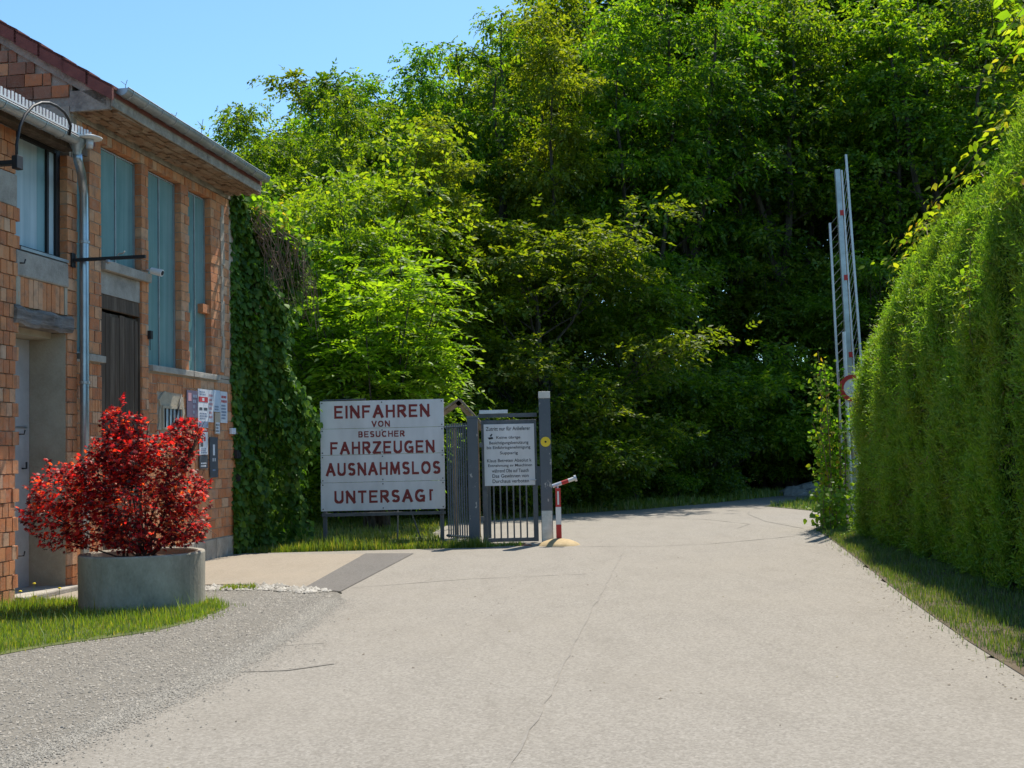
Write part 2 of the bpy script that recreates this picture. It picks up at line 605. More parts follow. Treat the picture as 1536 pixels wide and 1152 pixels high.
sheet('ground', [(-300, -300), (300, -300), (300, 400), (-300, 400)], 0.0, 'forest_floor', 'dark leaf-littered ground under the wood')
lawn_poly = [(-5.4, 19.9), (-.4, 20.02), (-1.3, 21.4), (-1.7, 24), (-1.5, 27), (1.2, 30.1), (3.4, 31.7), (6.0, 34.2), (5.5, 36), (1, 33.5), (-3, 31), (-9, 30), (-9, 23)]
sheet('lawn', lawn_poly, .006, 'turf', 'sunny lawn behind the red-lettered sign')
left_road = rough_edge([(-3.6, 3.0), (-2.66, 6.42), (-2.35, 8.03), (-2.2, 8.85), (-2.14, 10.2), (-2.04, 11.4), (-2.06, 13.86)], .016, .07, 3)
right_road = rough_edge([(9.2, 27.0), (7.6, 24.5), (5.85, 22.6), (5.3, 19.2), (4.76, 16.0), (4.25, 13.2), (3.93, 11.2), (3.66, 9.4), (3.45, 8.07), (3.0, 5.0), (2.6, 1.0), (2.5, -5)], .055, .16, 4)
road_poly = [(-4.6, -5), (-4.6, 1.0)] + left_road + [(-2.35, 14.1), (-2.9, 14.75), (-3.6, 14.98), (-5.0, 15.1), (-5.0, 19.86), (-.35, 19.96), (-1.0, 20.6), (-1.35, 21.4), (-1.7, 24), (-1.5, 27), (1.24, 30.1), (3.4, 31.6), (6.0, 34.6), (8.4, 38.2), (14, 43), (30, 52), (31, 49), (17, 41), (9.0, 35.8), (6.75, 31.8), (7.4, 28.7)] + right_road
sheet('road', road_poly, .012, 'asphalt', 'pale worn asphalt road leading through the open gate')
sheet('apron', rough_edge([(-2.46, 19.2), (-2.5, 17.0), (-2.55, 15.4), (-2.6, 14.32), (-2.9, 14.75), (-3.6, 15.0), (-5.35, 15.1)], .015, .3, 5) + [(-4.75, 19.7)], .016, 'apron', 'tan concrete apron in front of the brick building')
sheet('patch_strip', rough_edge([(-2.6, 14.33), (-2.08, 13.9)], .01) + rough_edge([(-1.66, 19.05), (-2.46, 19.25), ], .01, .2, 8) + [(-2.6, 14.33)], .020, 'patch', 'dark asphalt repair strip crossing the apron')
sheet('gravel_bed', [(-5.2, 2.0), (-3.75, 3.0)] + [(x + .02 + .05 * math.sin(y * 2.1) + .04 * math.sin(y * 5.3), y) for x, y in left_road[8:]] + [(-2.3, 14.0), (-2.95, 14.6), (-3.6, 14.9), (-4.6, 14.95), (-4.6, 13.3), (-3.2, 12.7), (-3.3, 11.6), (-3.6, 11.0), (-4.2, 10.3), (-4.6, 9.3), (-6.5, 8.6), (-6.5, 2)], .0145, 'gravelbed', 'grey gravel shoulder along the road edge')
sheet('grass_bed', [(-9, 8.9), (-4.6, 9.35), (-4.1, 10.25), (-3.4, 11.0), (-3.15, 11.7), (-3.1, 12.65), (-3.5, 13.15), (-4.6, 13.5), (-5.8, 13.9), (-9, 14.0)], .019, 'turf', 'grassy bed around the round planter')
sheet('doorstep_path', [(-6.2, 13.5), (-4.6, 13.3), (-4.5, 14.8), (-6.0, 15.2)], .024, 'apron', 'pale concrete strip behind the planter')
sheet('verge_bed', [(3.42, 8.0), (3.6, 9.4), (3.88, 11.2), (4.2, 13.2), (4.7, 16), (5.24, 19.2), (5.78, 22.6), (7.5, 24.6), (8.4, 24.6), (7.2, 20), (6.4, 13), (6, 6), (2.9, 5)], .018, 'soil', 'soil strip under the hedge')
sheet('grass_island', [(6.78, 31.8), (7.42, 28.72), (9.2, 27.2), (13, 30), (13, 37.5), (9.0, 35.7)], .018, 'turf', 'small grass island at the bend of the road')


def strip(name, pts, w, z, mat, label, seed=1, wob=.007):
    g = np.random.default_rng(seed)
    a, b = [], []
    p = rough_edge(pts, wob, .22, seed)
    for i, (x, y) in enumerate(p):
        x0, y0 = p[max(0, i - 1)]
        x1, y1 = p[min(len(p) - 1, i + 1)]
        L = math.hypot(x1 - x0, y1 - y0)
        nx, ny = -(y1 - y0) / L, (x1 - x0) / L
        ww = w * g.uniform(.25, 1.1)
        a.append((x + nx * ww, y + ny * ww, z))
        b.append((x - nx * ww, y - ny * ww, z))
    n = len(p)
    me = bpy.data.meshes.new(name)
    me.from_pydata(a + b, [], [(i, i + 1, n + i + 1, n + i) for i in range(n - 1)])
    me.materials.append(M[mat])
    return struct(link(name, me), label)


strip('road_seam', [(1.68, 18.4), (.98, 13.4), (.66, 11.2), (.36, 9.0), (.17, 7.5), (-.05, 6.1), (-.35, 4.2)], .009, .0165, 'crack', 'long hairline seam down the middle of the road', 2)
strip('road_joint', [(.95, 19.75), (2.0, 19.4), (3.2, 19.6), (4.6, 20.6), (5.7, 21.7)], .018, .0165, 'joint', 'dark joint across the road at the gate', 3)
strip('road_crack', [(5.6, 22.9), (5.4, 25.2), (5.6, 28.2), (5.9, 29.5)], .02, .0165, 'joint', 'crack near the grass island', 4)
strip('road_crack', [(4.4, 23.3), (4.9, 24.5), (4.3, 26.5), (2.4, 28)], .02, .0165, 'joint', 'curved crack past the gate', 5)
strip('road_crack', [(-2.0, 14.3), (-.6, 15.0), (.9, 15.3)], .014, .0165, 'crack', 'faint crack ahead of the dark repair strip', 6)
strip('edge_crack', [(-2.22, 8.86), (-1.95, 8.84), (-1.74, 8.87), (-1.42, 9.1)], .022, .0165, 'joint', 'dark broken slit at the asphalt edge', 9)
strip('edge_crack', [(-2.05, 10.0), (-1.85, 10.08), (-1.66, 10.1)], .010, .0165, 'joint', 'short crack near the gravel', 10)


def stones(name, n, region, size, mat, label, z=.015, seed=1):
    """region: function(g,n)->xy"""
    g = np.random.default_rng(seed)
    xy = region(g, n)
    n = len(xy)
    s = g.uniform(size[0], size[1], n) * g.uniform(.6, 1.2, n)
    base = np.array([(1, 0, 0), (0, 1, 0), (-1, 0, 0), (0, -1, 0), (.1, .1, .8), (.6, .7, .35)])
    V = base[None, :5] * g.uniform(.55, 1.25, (n, 5, 1)) * s[:, None, None]
    V = V + g.normal(0, .15, (n, 5, 3)) * s[:, None, None]
    V[:, :4, 2] = np.abs(V[:, :4, 2]) * .8
    V += np.column_stack([xy, np.full(n, z)])[:, None, :]
    b = np.arange(n)[:, None] * 5
    F = np.concatenate([b + np.array([t]) for t in ([0, 1, 4], [1, 2, 4], [2, 3, 4], [3, 0, 4])], 0)
    o = link(name, np_mesh(name, V.reshape(-1, 3), F, [M[mat]]))
    return tag(o, label, 'gravel', kind='stuff')


def in_poly(P, poly):
    x, y = P[:, 0], P[:, 1]
    ins = np.zeros(len(P), bool)
    n = len(poly)
    for i in range(n):
        x0, y0 = poly[i]
        x1, y1 = poly[(i + 1) % n]
        c = ((y0 > y) != (y1 > y)) & (x < (x1 - x0) * (y - y0) / (y1 - y0 + 1e-12) + x0)
        ins ^= c
    return ins


def region_poly(poly):
    xs = [p[0] for p in poly]
    ys = [p[1] for p in poly]

    def f(g, n):
        P = np.column_stack([g.uniform(min(xs), max(xs), n), g.uniform(min(ys), max(ys), n)])
        return P[in_poly(P, poly)]
    return f


grav_poly = [(-4.8, 4.2), (-3.4, 4.6), (-2.72, 6.4), (-2.4, 8.0), (-2.24, 9), (-2.17, 10.2), (-2.1, 11.4), (-2.12, 13.6), (-2.9, 13.9), (-3.1, 12.7), (-3.2, 11.6), (-3.45, 10.9), (-4.1, 10.2), (-4.5, 9.3), (-6, 8.8), (-6, 4.2)]
stones('gravel', 52000, region_poly(grav_poly), (.004, .015), 'gravel', 'loose grey gravel beside the road', seed=5)
stones('gravel', 900, region_poly([(-2.62, 6.4), (-2.3, 8.0), (-2.12, 9), (-2.05, 10.2), (-1.98, 11.4), (-1.4, 11.4), (-1.6, 9), (-1.9, 7.0), (-2.4, 5.6)]), (.003, .011), 'gravel', 'scattered grit on the asphalt edge', seed=6)
M['grit'] = stone_mat('sandy_grit', [(0, (.09, .083, .07)), (.5, (.16, .147, .122)), (1, (.25, .23, .195))])


def edge_band(pts, sig, off=0.):
    P = np.array(pts, float)
    seg = np.linalg.norm(np.diff(P, axis=0), axis=1)
    cum = np.concatenate([[0], np.cumsum(seg)])

    def f(g, n):
        t = g.uniform(0, cum[-1], n)
        x, y = np.interp(t, cum, P[:, 0]), np.interp(t, cum, P[:, 1])
        return np.column_stack([x + off + g.normal(0, sig, n), y + g.normal(0, .05, n)])
    return f


edge_line = [(-3.05, 5.4), (-2.66, 6.42), (-2.36, 8.0), (-2.22, 8.85), (-2.15, 10.2), (-2.08, 11.4), (-2.08, 13.2)]
stones('gravel', 26000, edge_band(edge_line, .09, .0), (.003, .010), 'grit', 'fine sandy grit blending the gravel into the asphalt', z=.0155, seed=8)
stones('gravel', 7000, edge_band(edge_line, .20, .05), (.002, .007), 'grit', 'loose sand grains drifting over the asphalt edge', z=.0125, seed=9)
stones('gravel', 6000, region_poly([(-3.1, 12.7), (-2.3, 12.6), (-2.2, 13.9), (-2.9, 14.45), (-4.5, 14.5), (-4.5, 13.7), (-3.5, 13.3)]), (.004, .014), 'grit', 'sandy gravel between the planter and the white pebbles', z=.0155, seed=12)
stones('leaf_litter', 700, edge_band([(3.2, 5.5), (3.35, 8.0), (3.8, 11.2), (4.65, 16.0), (5.2, 19.2), (5.7, 22.4)], .14, -.02), (.004, .013), 'litter', 'dry leaf crumbs along the road edge by the hedge', z=.013, seed=10)
stones('leaf_litter', 260, region_poly([(-2, 5), (3, 5), (5, 22), (-1.5, 19.5)]), (.005, .014), 'litter', 'a few dry leaf crumbs strewn over the open road', z=.013, seed=11)
stones('pebbles', 900, region_poly([(-3.95, 14.75), (-2.95, 14.72), (-2.45, 14.25), (-2.15, 13.88), (-2.5, 13.75), (-3.0, 14.2), (-3.9, 14.3)]), (.02, .05), 'pebble', 'white pebbles at the corner of the apron', z=.02, seed=7)


def grass(name, n, region, h, w, mat, label, z=.018, seed=1, lean=.5, hmap=None):
    g = np.random.default_rng(seed)
    xy = region(g, n)
    # tufts: pull blades toward random tuft centres
    n = len(xy)
    xy = xy + g.normal(0, .02, (n, 2))
    hh = g.uniform(h[0], h[1], n) * g.uniform(.6, 1.1, n)
    if hmap is not None:
        hh = hh * hmap(xy)
    a = g.uniform(0, 2 * np.pi, n)
    side = np.column_stack([np.cos(a), np.sin(a), np.zeros(n)])
    bend = np.column_stack([np.cos(a + 1.57), np.sin(a + 1.57), np.zeros(n)]) * (g.uniform(0, lean, n) * hh)[:, None]
    B = np.column_stack([xy, np.full(n, z)])
    ww = (w * g.uniform(.6, 1.3, n))[:, None]
    m = B + np.column_stack([np.zeros((n, 2)), hh * .6]) + bend * .4
    t = B + np.column_stack([np.zeros((n, 2)), hh * .97]) + bend
    V = np.stack([B - side * ww, B + side * ww, m + side * ww * .6, m - side * ww * .6, t], 1).reshape(-1, 3)
    b = np.arange(n)[:, None] * 5
    F = np.concatenate([b + np.array([q]) for q in ([0, 1, 2], [0, 2, 3], [3, 2, 4])], 0)
    o = link(name, np_mesh(name, V, F, [M[mat]]))
    return tag(o, label, 'grass', kind='stuff')


def patchy(seed, lo=.5, hi=1.3, f=2.2):
    def h(xy):
        return lo + (hi - lo) * (.5 + .5 * np.sin(xy[:, 0] * f + seed) * np.sin(xy[:, 1] * f * 1.3 + seed * 2)) ** 1.2
    return h


gl_poly = [(-8.5, 9.0), (-4.7, 9.45), (-4.15, 10.35), (-3.45, 11.1), (-3.2, 11.8), (-3.1, 12.7), (-3.4, 13.3), (-4.6, 13.5), (-6.2, 13.7), (-8.5, 13.9)]
grass('grass', 90000, region_poly(gl_poly), (.03, .11), .0036, 'grass', 'bright green grass around the concrete planter', seed=11, hmap=patchy(1))
grass('grass', 7000, region_poly([(-8.5, 8.8), (-4.7, 9.15), (-4.05, 10.1), (-3.3, 10.9), (-3.0, 11.7), (-2.9, 12.9), (-3.2, 12.9), (-3.3, 11.9), (-3.6, 11.2), (-4.3, 10.4), (-4.8, 9.6), (-8.5, 9.3)]), (.02, .06), .004, 'grassdry', 'sparse dry grass fringing the gravel', seed=12)
ver_poly = [(3.5, 8.0), (3.62, 9.4), (3.88, 11.2), (4.22, 13.2), (4.72, 16), (5.26, 19.2), (5.8, 22.6), (7.0, 24.2), (6.9, 22.5), (6.1, 19), (5.6, 15.5), (5.3, 12), (5.1, 8), (4.8, 5), (3.2, 5)]
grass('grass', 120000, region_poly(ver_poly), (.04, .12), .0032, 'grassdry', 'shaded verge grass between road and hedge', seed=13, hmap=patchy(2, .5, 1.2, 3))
grass('grass', 60000, region_poly(lawn_poly), (.07, .18), .010, 'grass', 'mown lawn behind and beneath the sign', z=.006, seed=14, hmap=patchy(4))
grass('grass', 9000, region_poly([(-4.75, 19.9), (-.45, 20.05), (-.8, 20.6), (-4.8, 20.6)]), (.08, .24), .007, 'grass', 'longer grass along the foot of the sign', z=.006, seed=15, hmap=patchy(5))
grass('grass', 14000, region_poly([(6.85, 31.7), (7.45, 28.8), (9.2, 27.3), (13, 30), (13, 37.3), (9.0, 35.5)]), (.08, .2), .012, 'grassdry', 'grass on the island at the road bend', z=.018, seed=16)
grass('grass', 500, region_poly([(-3.6, 14.55), (-3.2, 14.55), (-3.2, 14.3), (-3.6, 14.3)]), (.03, .08), .006, 'grass', 'small grass tuft among the white pebbles', z=.02, seed=17)
grass('grass', 700, region_poly([(-.6, 20.05), (.1, 20.1), (.1, 20.3), (-.6, 20.3)]), (.03, .1), .006, 'grass', 'weeds at the gate threshold', z=.016, seed=18)
grass('undergrowth', 30000, region_poly([(3, 32.2), (6.5, 35.3), (10, 40), (7, 43), (2, 37), (-2, 33.0), (0, 31)]), (.10, .32), .016, 'grass', 'tall grass and undergrowth along the foot of the wood', z=.0, seed=19)

grass('grass', 1100, region_poly(gl_poly), (.10, .24), .0045, 'grass', 'taller weeds scattered in the grass by the planter', seed=21, lean=.9)
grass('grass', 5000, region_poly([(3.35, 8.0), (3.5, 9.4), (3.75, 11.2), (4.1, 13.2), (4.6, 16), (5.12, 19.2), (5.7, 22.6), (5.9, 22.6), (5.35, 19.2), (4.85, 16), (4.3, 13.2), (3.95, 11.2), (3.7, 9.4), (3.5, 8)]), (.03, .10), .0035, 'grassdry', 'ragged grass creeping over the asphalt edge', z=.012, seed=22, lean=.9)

# dandelions in the left grass (stuff: a scatter of tiny flowers)
fb = MB()
for i in range(26):
    x, y = random.uniform(-6.6, -4.9), random.uniform(11.4, 13.4)
    z = random.uniform(.12, .26)
    fb.tube([(x, y, .02), (x + .01, y, z)], .003, 3)
    fb.lathe([(.001, 0), (.022, .006), (.018, .016), (.001, .02)], 7, (x + .01, y, z), 1)
tag(fb.build('dandelions', ['grass', 'flower']), 'small yellow flowers in the grass by the brick wall', 'flowers', kind='stuff')

# ------------------------------------------------------------------ brick buildings
W0 = np.array([-4.69, 20.06, 0.0])
DW = np.array([math.sin(R(9.06)), math.cos(R(9.06)), 0])
NW = np.array([DW[1], -DW[0], 0])
WROT = math.atan2(DW[1], DW[0])


def wf(s, n, z):
    p = W0 + DW * s + NW * n
    return (p[0], p[1], z)


def wbox(mb, s0, s1, n0, n1, z0, z1, mi=0, jit=0):
    mb.box((s0, n0, z0), (s1, n1, z1), mi, wf, jit)


def brick_mesh(name, ribs, mat, seed):
    """unit hollow brick: length along x (0..1), front at y=0, height z (0..1); ribs moulded in the face"""
    random.seed(seed)
    mb = MB()
    prof = []
    for i in range(ribs):
        a, b = i / ribs, (i + 1) / ribs
        gp = .10 / ribs
        d = random.uniform(-.004, .003)
        prof += [(a + gp * .3, -.007), (a + gp, d), (b - gp, d), (b - gp * .3, -.007)]
    prof[0] = (0.0, random.uniform(-.004, .0))
    prof[-1] = (1.0, random.uniform(-.004, .0))
    prof = [(x, -y) for x, y in prof]
    poly = prof + [(1.0, .14), (0.0, .14)]
    n = len(poly)
    t = random.uniform(-.025, .025)
    vs = [(x, y, 0 + random.uniform(-.01, .01)) for x, y in poly] + [(x, y, 1 + t * x + random.uniform(-.012, .012)) for x, y in poly]
    fs = [tuple(range(n)), tuple(range(2 * n - 1, n - 1, -1))] + [(i, n + i, n + (i + 1) % n, (i + 1) % n) for i in range(n)]
    mb.add(vs, fs)
    return mb.mesh(name, M[mat])


BR = {}
for k in (1, 3, 4):
    BR[k] = [brick_mesh('brick', k, 'brick', 10 * k + i) for i in range(5)]


def lay(s0, s1, z0, z1, n=0., blen=.25, bh=.142, jt=.013, bond=True, ribs=1, s_phase=0.):
    """list of bricks that fill a rectangle of wall"""
    out = []
    rows = max(1, round((z1 - z0) / (bh + jt)))
    ch = (z1 - z0) / rows
    for r in range(rows):
        off = (blen + jt) * .5 * (r % 2) if bond else 0
        s = s0 - off
        while s < s1 - .02:
            a, b = max(s, s0), min(s + blen, s1)
            if b - a > .035:
                out.append((a, b, z0 + r * ch + jt * .5, z0 + (r + 1) * ch - jt * .5, n, ribs))
            s += blen + jt
    return out


def set_bricks(specs, parent, limit=300, label=None):
    camp = np.array([0, 0, 1.6])
    specs = sorted(specs, key=lambda q: np.linalg.norm(np.array(wf((q[0] + q[1]) / 2, q[4], (q[2] + q[3]) / 2)) - camp))
    org = origin_of(parent)
    rnd = random.Random(3)
    for a, b, z0, z1, n, ribs in specs[:limit]:
        me = rnd.choice(BR[ribs])
        o = bpy.data.objects.new('brick', me)
        COL.objects.link(o)
        o.parent = parent
        p = wf(a, n + rnd.uniform(-.006, .004), z0)
        o.location = (p[0] - org[0], p[1] - org[1], p[2] - org[2])
        o.rotation_euler = (0, 0, WROT)
        o.scale = (b - a, 1, z1 - z0)
    rest = specs[limit:]
    if rest:
        mb = MB()
        for a, b, z0, z1, n, ribs in rest:
            e = rnd.uniform(-.006, .004)
            wbox(mb, a, b, n - .14, n + e, z0, z1, 0, .003)
        o = mb.build('bricks', 'brick', parent)
        o['kind'] = 'stuff'


# --- main hall
hall = thing('brick_hall', 'unplastered hollow-brick hall with tall teal windows and a tiled roof', 'building', wf(-2.8, -2, 0))
core = MB()
# mortar bed behind the bricks: piers, lower wall, lintel band
piers = [(-5.01, -4.71), (-3.56, -3.36), (-2.27, -1.98), (-1.16, -.02)]
for a, b in piers:
    wbox(core, a + .008, b - .008, -.5, -.012, 2.95, 5.9)
wbox(core, -5.49, -5.33, -.5, -.012, 0, 6.15)
wbox(core, -5.33, -4.71 - .008, -.5, -.014, 0, 2.93)
wbox(core, -3.36 - .19, -.02, -.5, -.012, .0, 2.94)
wbox(core, -5.33, -.02, -.5, -.02, 5.9, 6.14)
wall = core.build('wall', 'mortar', hall)
specs = []
specs += lay(-5.01, -4.71, 3.02, 5.88)
specs += lay(-3.56, -3.36, 2.95, 5.88)
specs += lay(-2.27, -1.98, 3.0, 5.88)
specs += lay(-1.16, -.42, 3.0, 5.88)
specs += lay(-5.33, -4.70, .05, 2.9, ribs=4)
specs += lay(-3.56, -3.36, .05, 2.95)
specs += lay(-3.36, -3.09, 2.0, 2.88, ribs=4)
specs += lay(-3.36, -2.24, .34, 1.98, ribs=4)
specs += lay(-2.24, -.02, .34, 2.88, ribs=4)
specs += lay(-3.09, -2.24, 2.62, 2.88, ribs=4)
specs += lay(-5.33, -.42, 5.88, 6.02, blen=.12, bond=False)
set_bricks(specs, wall, 300)
base = MB()
rnd = random.Random(4)
s = -3.36
while s < -.03:
    e = min(-.02, s + rnd.uniform(.35, .5))
    wbox(base, s + .006, e - .006, -.45, .012, 0, .33, 0, .004)
    s = e
base.build('plinth', 'concrete', hall, bevel=.008)
# concrete ring beam above windows
rb = MB()
wbox(rb, -5.45, -.05, -.45, .016, 6.025, 6.135, 0)
rb.build('ring_beam', 'concrete_band', hall, bevel=.006)
# sills
for a, b, z in [(-5.2, -4.68, 2.95), (-3.33, -1.95, 2.93), (-1.93, -.92, 2.93)]:
    sb = MB()
    wbox(sb, a, b, -.13, .05, z - .03, z + .06, 0, .004)
    sb.build('sill', 'concrete', hall, bevel=.006)
sb = MB()
wbox(sb, -4.70, -3.37, -.13, .06, 4.17, 4.30, 0, .005)
sb.build('sill', 'concrete', hall, bevel=.008)


def window(s0, s1, z0, z1, mat, parent, n=-.12, mull=(), framemat='zinc', fw=.02):
    fm = MB()
    wbox(fm, s0, s0 + fw, n - .03, n + .02, z0, z1)
    wbox(fm, s1 - fw, s1, n - .03, n + .02, z0, z1)
    wbox(fm, s0 + fw, s1 - fw, n - .03, n + .018, z0, z0 + fw)
    wbox(fm, s0 + fw, s1 - fw, n - .03, n + .018, z1 - fw, z1)
    for m_ in mull:
        wbox(fm, m_ - .012, m_ + .012, n - .03, n + .015, z0 + fw, z1 - fw)
    f = fm.build('window', framemat, parent)
    edges = [s0 + fw] + list(mull) + [s1 - fw]
    for a, b in zip(edges[:-1], edges[1:]):
        pm = MB()
        wbox(pm, a + .004, b - .004, n - .025, n - .004 + rnd.uniform(-.004, .004), z0 + fw, z1 - fw)
        pm.build('pane', mat, f)
    return f


window(-5.32, -5.02, 3.02, 5.87, 'pane', hall)
window(-4.70, -3.57, 4.31, 5.87, 'pane', hall, mull=(-4.12,))
window(-3.35, -2.28, 3.0, 5.87, 'pane', hall, mull=(-2.8,))
w3 = window(-1.97, -1.17, 3.0, 5.87, 'pane', hall, mull=(-1.55,))
bb = MB()
wbox(bb, -1.42, -1.17, -.13, -.03, 3.98, 4.12)
bb.build('brick', 'brick', hall)
# near-black slab stands in for the unlit inside of the hall behind the panes
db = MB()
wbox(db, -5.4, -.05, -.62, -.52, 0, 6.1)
db.build('dark_backing', 'dark', hall)
# concrete panel over the wooden door
cp = MB()
wbox(cp, -4.70, -3.57, -.12, -.03, 3.86, 4.165, 0)
cp.build('panel', 'concrete', hall)
# door of dark planks
dr = MB()
wbox(dr, -4.69, -3.58, -.10, -.075, .03, 3.62)
door = dr.build('door', 'oldwood', hall)
s = -4.66
while s < -3.62:
    e = min(-3.60, s + rnd.uniform(.105, .15))
    pb = MB()
    t = rnd.uniform(-.03, .03)
    wbox(pb, s + .005, e - .005, -.072, -.05 + rnd.uniform(-.006, .006), .05 + rnd.uniform(0, .05), 3.6 + t, 0, .003)
    pb.build('plank', 'oldwood', door)
    s = e
hb = MB()
wbox(hb, -4.70, -3.57, -.11, -.035, 3.66, 3.855, 0, .006)
hb.build('door_head', 'oldwood', hall, bevel=.01)
jb = MB()
wbox(jb, -4.704, -4.69, -.115, -.03, .03, 3.65)
wbox(jb, -3.58, -3.565, -.115, -.03, .03, 3.65)
jb.build('door_frame', 'oldwood', hall)
# small barred window in a lime plaster surround
ps = MB()
poly = []
for i in range(26):
    a = 2 * math.pi * i / 26
    r_ = 1 + random.uniform(-.12, .16)
    x = max(-1, min(1, 1.35 * math.cos(a))) * .40 * r_
    z = max(-1, min(1, 1.35 * math.sin(a))) * .27 * r_
    poly.append((-2.66 + x, 2.33 + z))
nn_ = len(poly)
ps.add([wf(a, .012, z) for a, z in poly] + [wf(a, -.05, z) for a, z in poly], [tuple(range(nn_))] + [(i, nn_ + i, nn_ + (i + 1) % nn_, (i + 1) % nn_) for i in range(nn_)])
ps.build('plaster', 'render', hall)
sw = MB()
wbox(sw, -2.99, -2.95, .0, .034, 2.07, 2.42)
wbox(sw, -2.33, -2.29, .0, .034, 2.07, 2.42)
wbox(sw, -2.95, -2.33, .0, .032, 2.38, 2.42)
wbox(sw, -2.95, -2.33, .0, .032, 2.07, 2.10)
swf = sw.build('window', 'render', hall)
pm = MB()
wbox(pm, -2.95, -2.33, .0, .016, 2.10, 2.38)
pm.build('pane', 'paneblue', swf)
for k in range(5):
    bm_ = MB()
    c = -2.95 + .62 * (k + .5) / 5
    wbox(bm_, c - .012, c + .012, .018, .03, 2.10, 2.38)
    bm_.build('bar', 'dark', swf)
cb = MB()
cb.tube([wf(-2.35, .03, 2.6), wf(-2.5, .05, 2.4), wf(-2.62, .05, 2.2), wf(-2.75, .04, 1.95)], .012, 6)
cb.build('cable', 'black', hall, smooth=True)
# rendered corner streak on the last pier
cs = MB()
for i in range(14):
    z = 3.05 + i * .2
    c = -.72 + rnd.uniform(-.03, .03)
    w_ = rnd.uniform(.035, .075)
    wbox(cs, c - w_, c + w_, -.01, .012 + rnd.uniform(0, .006), z, z + .203, 0, .004)
o_ = cs.build('mortar_streak', 'mortar', hall)
# soffit of hollow clay blocks under the eave
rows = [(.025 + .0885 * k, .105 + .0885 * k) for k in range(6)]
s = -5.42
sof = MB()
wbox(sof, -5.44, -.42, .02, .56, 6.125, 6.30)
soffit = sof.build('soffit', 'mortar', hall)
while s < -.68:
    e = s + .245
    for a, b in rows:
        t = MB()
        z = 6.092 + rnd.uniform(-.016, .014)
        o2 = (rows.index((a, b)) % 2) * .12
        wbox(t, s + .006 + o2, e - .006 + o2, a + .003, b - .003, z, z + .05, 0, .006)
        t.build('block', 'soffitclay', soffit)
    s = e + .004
ee = MB()
wbox(ee, -5.50, -5.445, .0, .55, 6.07, 6.34)
wbox(ee, -5.50, -.42, .555, .585, 6.10, 6.37)
ee.build('eave_board', 'concrete_band', hall, bevel=.006)
# gable end that looks over the lower building
gb = MB()
zslope = .96 / 1.53


def vz(n):
    return 6.34 + (.56 - n) * zslope


vs, NG = [], 9
ga = [(-.5, 5.3), (-.5, vz(-.5) - .02)]
poly = [(.0, 5.3), (.0, vz(0.0) - .22), (-3.2, vz(-3.2) - .22), (-3.2, 5.3)]
gb.add([wf(-5.44, n, z) for n, z in poly] + [wf(-5.2, n, z) for n, z in poly], [(0, 1, 2, 3), (7, 6, 5, 4), (0, 4, 5, 1), (1, 5, 6, 2), (2, 6, 7, 3), (3, 7, 4, 0)])
gable = gb.build('gable', 'concrete_band', hall)
r = 0
z = 5.6
while z < 8.2:
    n = -.03 - (r % 2) * .13
    while n > -3.1:
        bl = .25
        if not (z + .16 < vz(n) - .27):
            bl = .12
        n1 = n - bl
        if z + .15 < vz((n + n1) / 2) - .235 and not (5.95 < z < 6.2 and n > -.7):
            t = MB()
            wbox(t, -5.462 - rnd.uniform(0, .008), -5.44, n1 + .008, n - .006, z + .006, z + .158, 0, .004)
            t.build('brick', 'brickold' if rnd.random() < .8 else 'brick', gable)
        n = n1
    z += .17
    r += 1
# concrete verge band under the tiles
vb = MB()
vb.add([wf(-5.50, .5, vz(.5) - .26), wf(-5.50, -3.4, vz(-3.4) - .26), wf(-5.50, -3.4, vz(-3.4) - .10), wf(-5.50, .5, vz(.5) - .10),
        wf(-5.3, .5, vz(.5) - .26), wf(-5.3, -3.4, vz(-3.4) - .26), wf(-5.3, -3.4, vz(-3.4) - .10), wf(-5.3, .5, vz(.5) - .10)],
       [(0, 1, 2, 3), (7, 6, 5, 4), (0, 4, 5, 1), (3, 2, 6, 7), (0, 3, 7, 4)])
vb.build('verge_band', 'concrete_band', hall)
rf = MB()
rf.add([wf(-5.52, .6, vz(.6) - .09), wf(-.42, .6, vz(.6) - .09), wf(-.42, -3.4, vz(-3.4) - .09), wf(-5.52, -3.4, vz(-3.4) - .09), wf(-.1, -7.4, vz(.6)), wf(-5.52, -7.4, vz(.6)),
        wf(-5.52, .6, vz(.6) - .03), wf(-.42, .6, vz(.6) - .03), wf(-.42, -3.4, vz(-3.4) - .03), wf(-5.52, -3.4, vz(-3.4) - .03)],
       [(0, 3, 2, 1), (3, 5, 4, 2), (6, 7, 8, 9), (0, 1, 7, 6), (0, 6, 9, 3), (1, 2, 8, 7)])
roof = rf.build('roof', 'tile', hall)
for k in range(12):
    n = .62 - k * .33
    t = MB()
    n0, n1 = n, n - .36
    for (sa, sb_, za, zb) in ((-5.58, -5.535, -.15, .035), (-5.58, -5.26, .0, .035)):
        q = [(n0, za + .012), (n1, za - .012), (n1, zb - .012), (n0, zb + .02)]
        vs = [wf(sa, n_, vz(n_) + dz) for n_, dz in q] + [wf(sb_, n_, vz(n_) + dz) for n_, dz in q]
        t.add(vs, [(0, 1, 2, 3), (7, 6, 5, 4), (0, 4, 5, 1), (1, 5, 6, 2), (2, 6, 7, 3), (3, 7, 4, 0)])
    t.build('roof_tile', 'tile', roof)


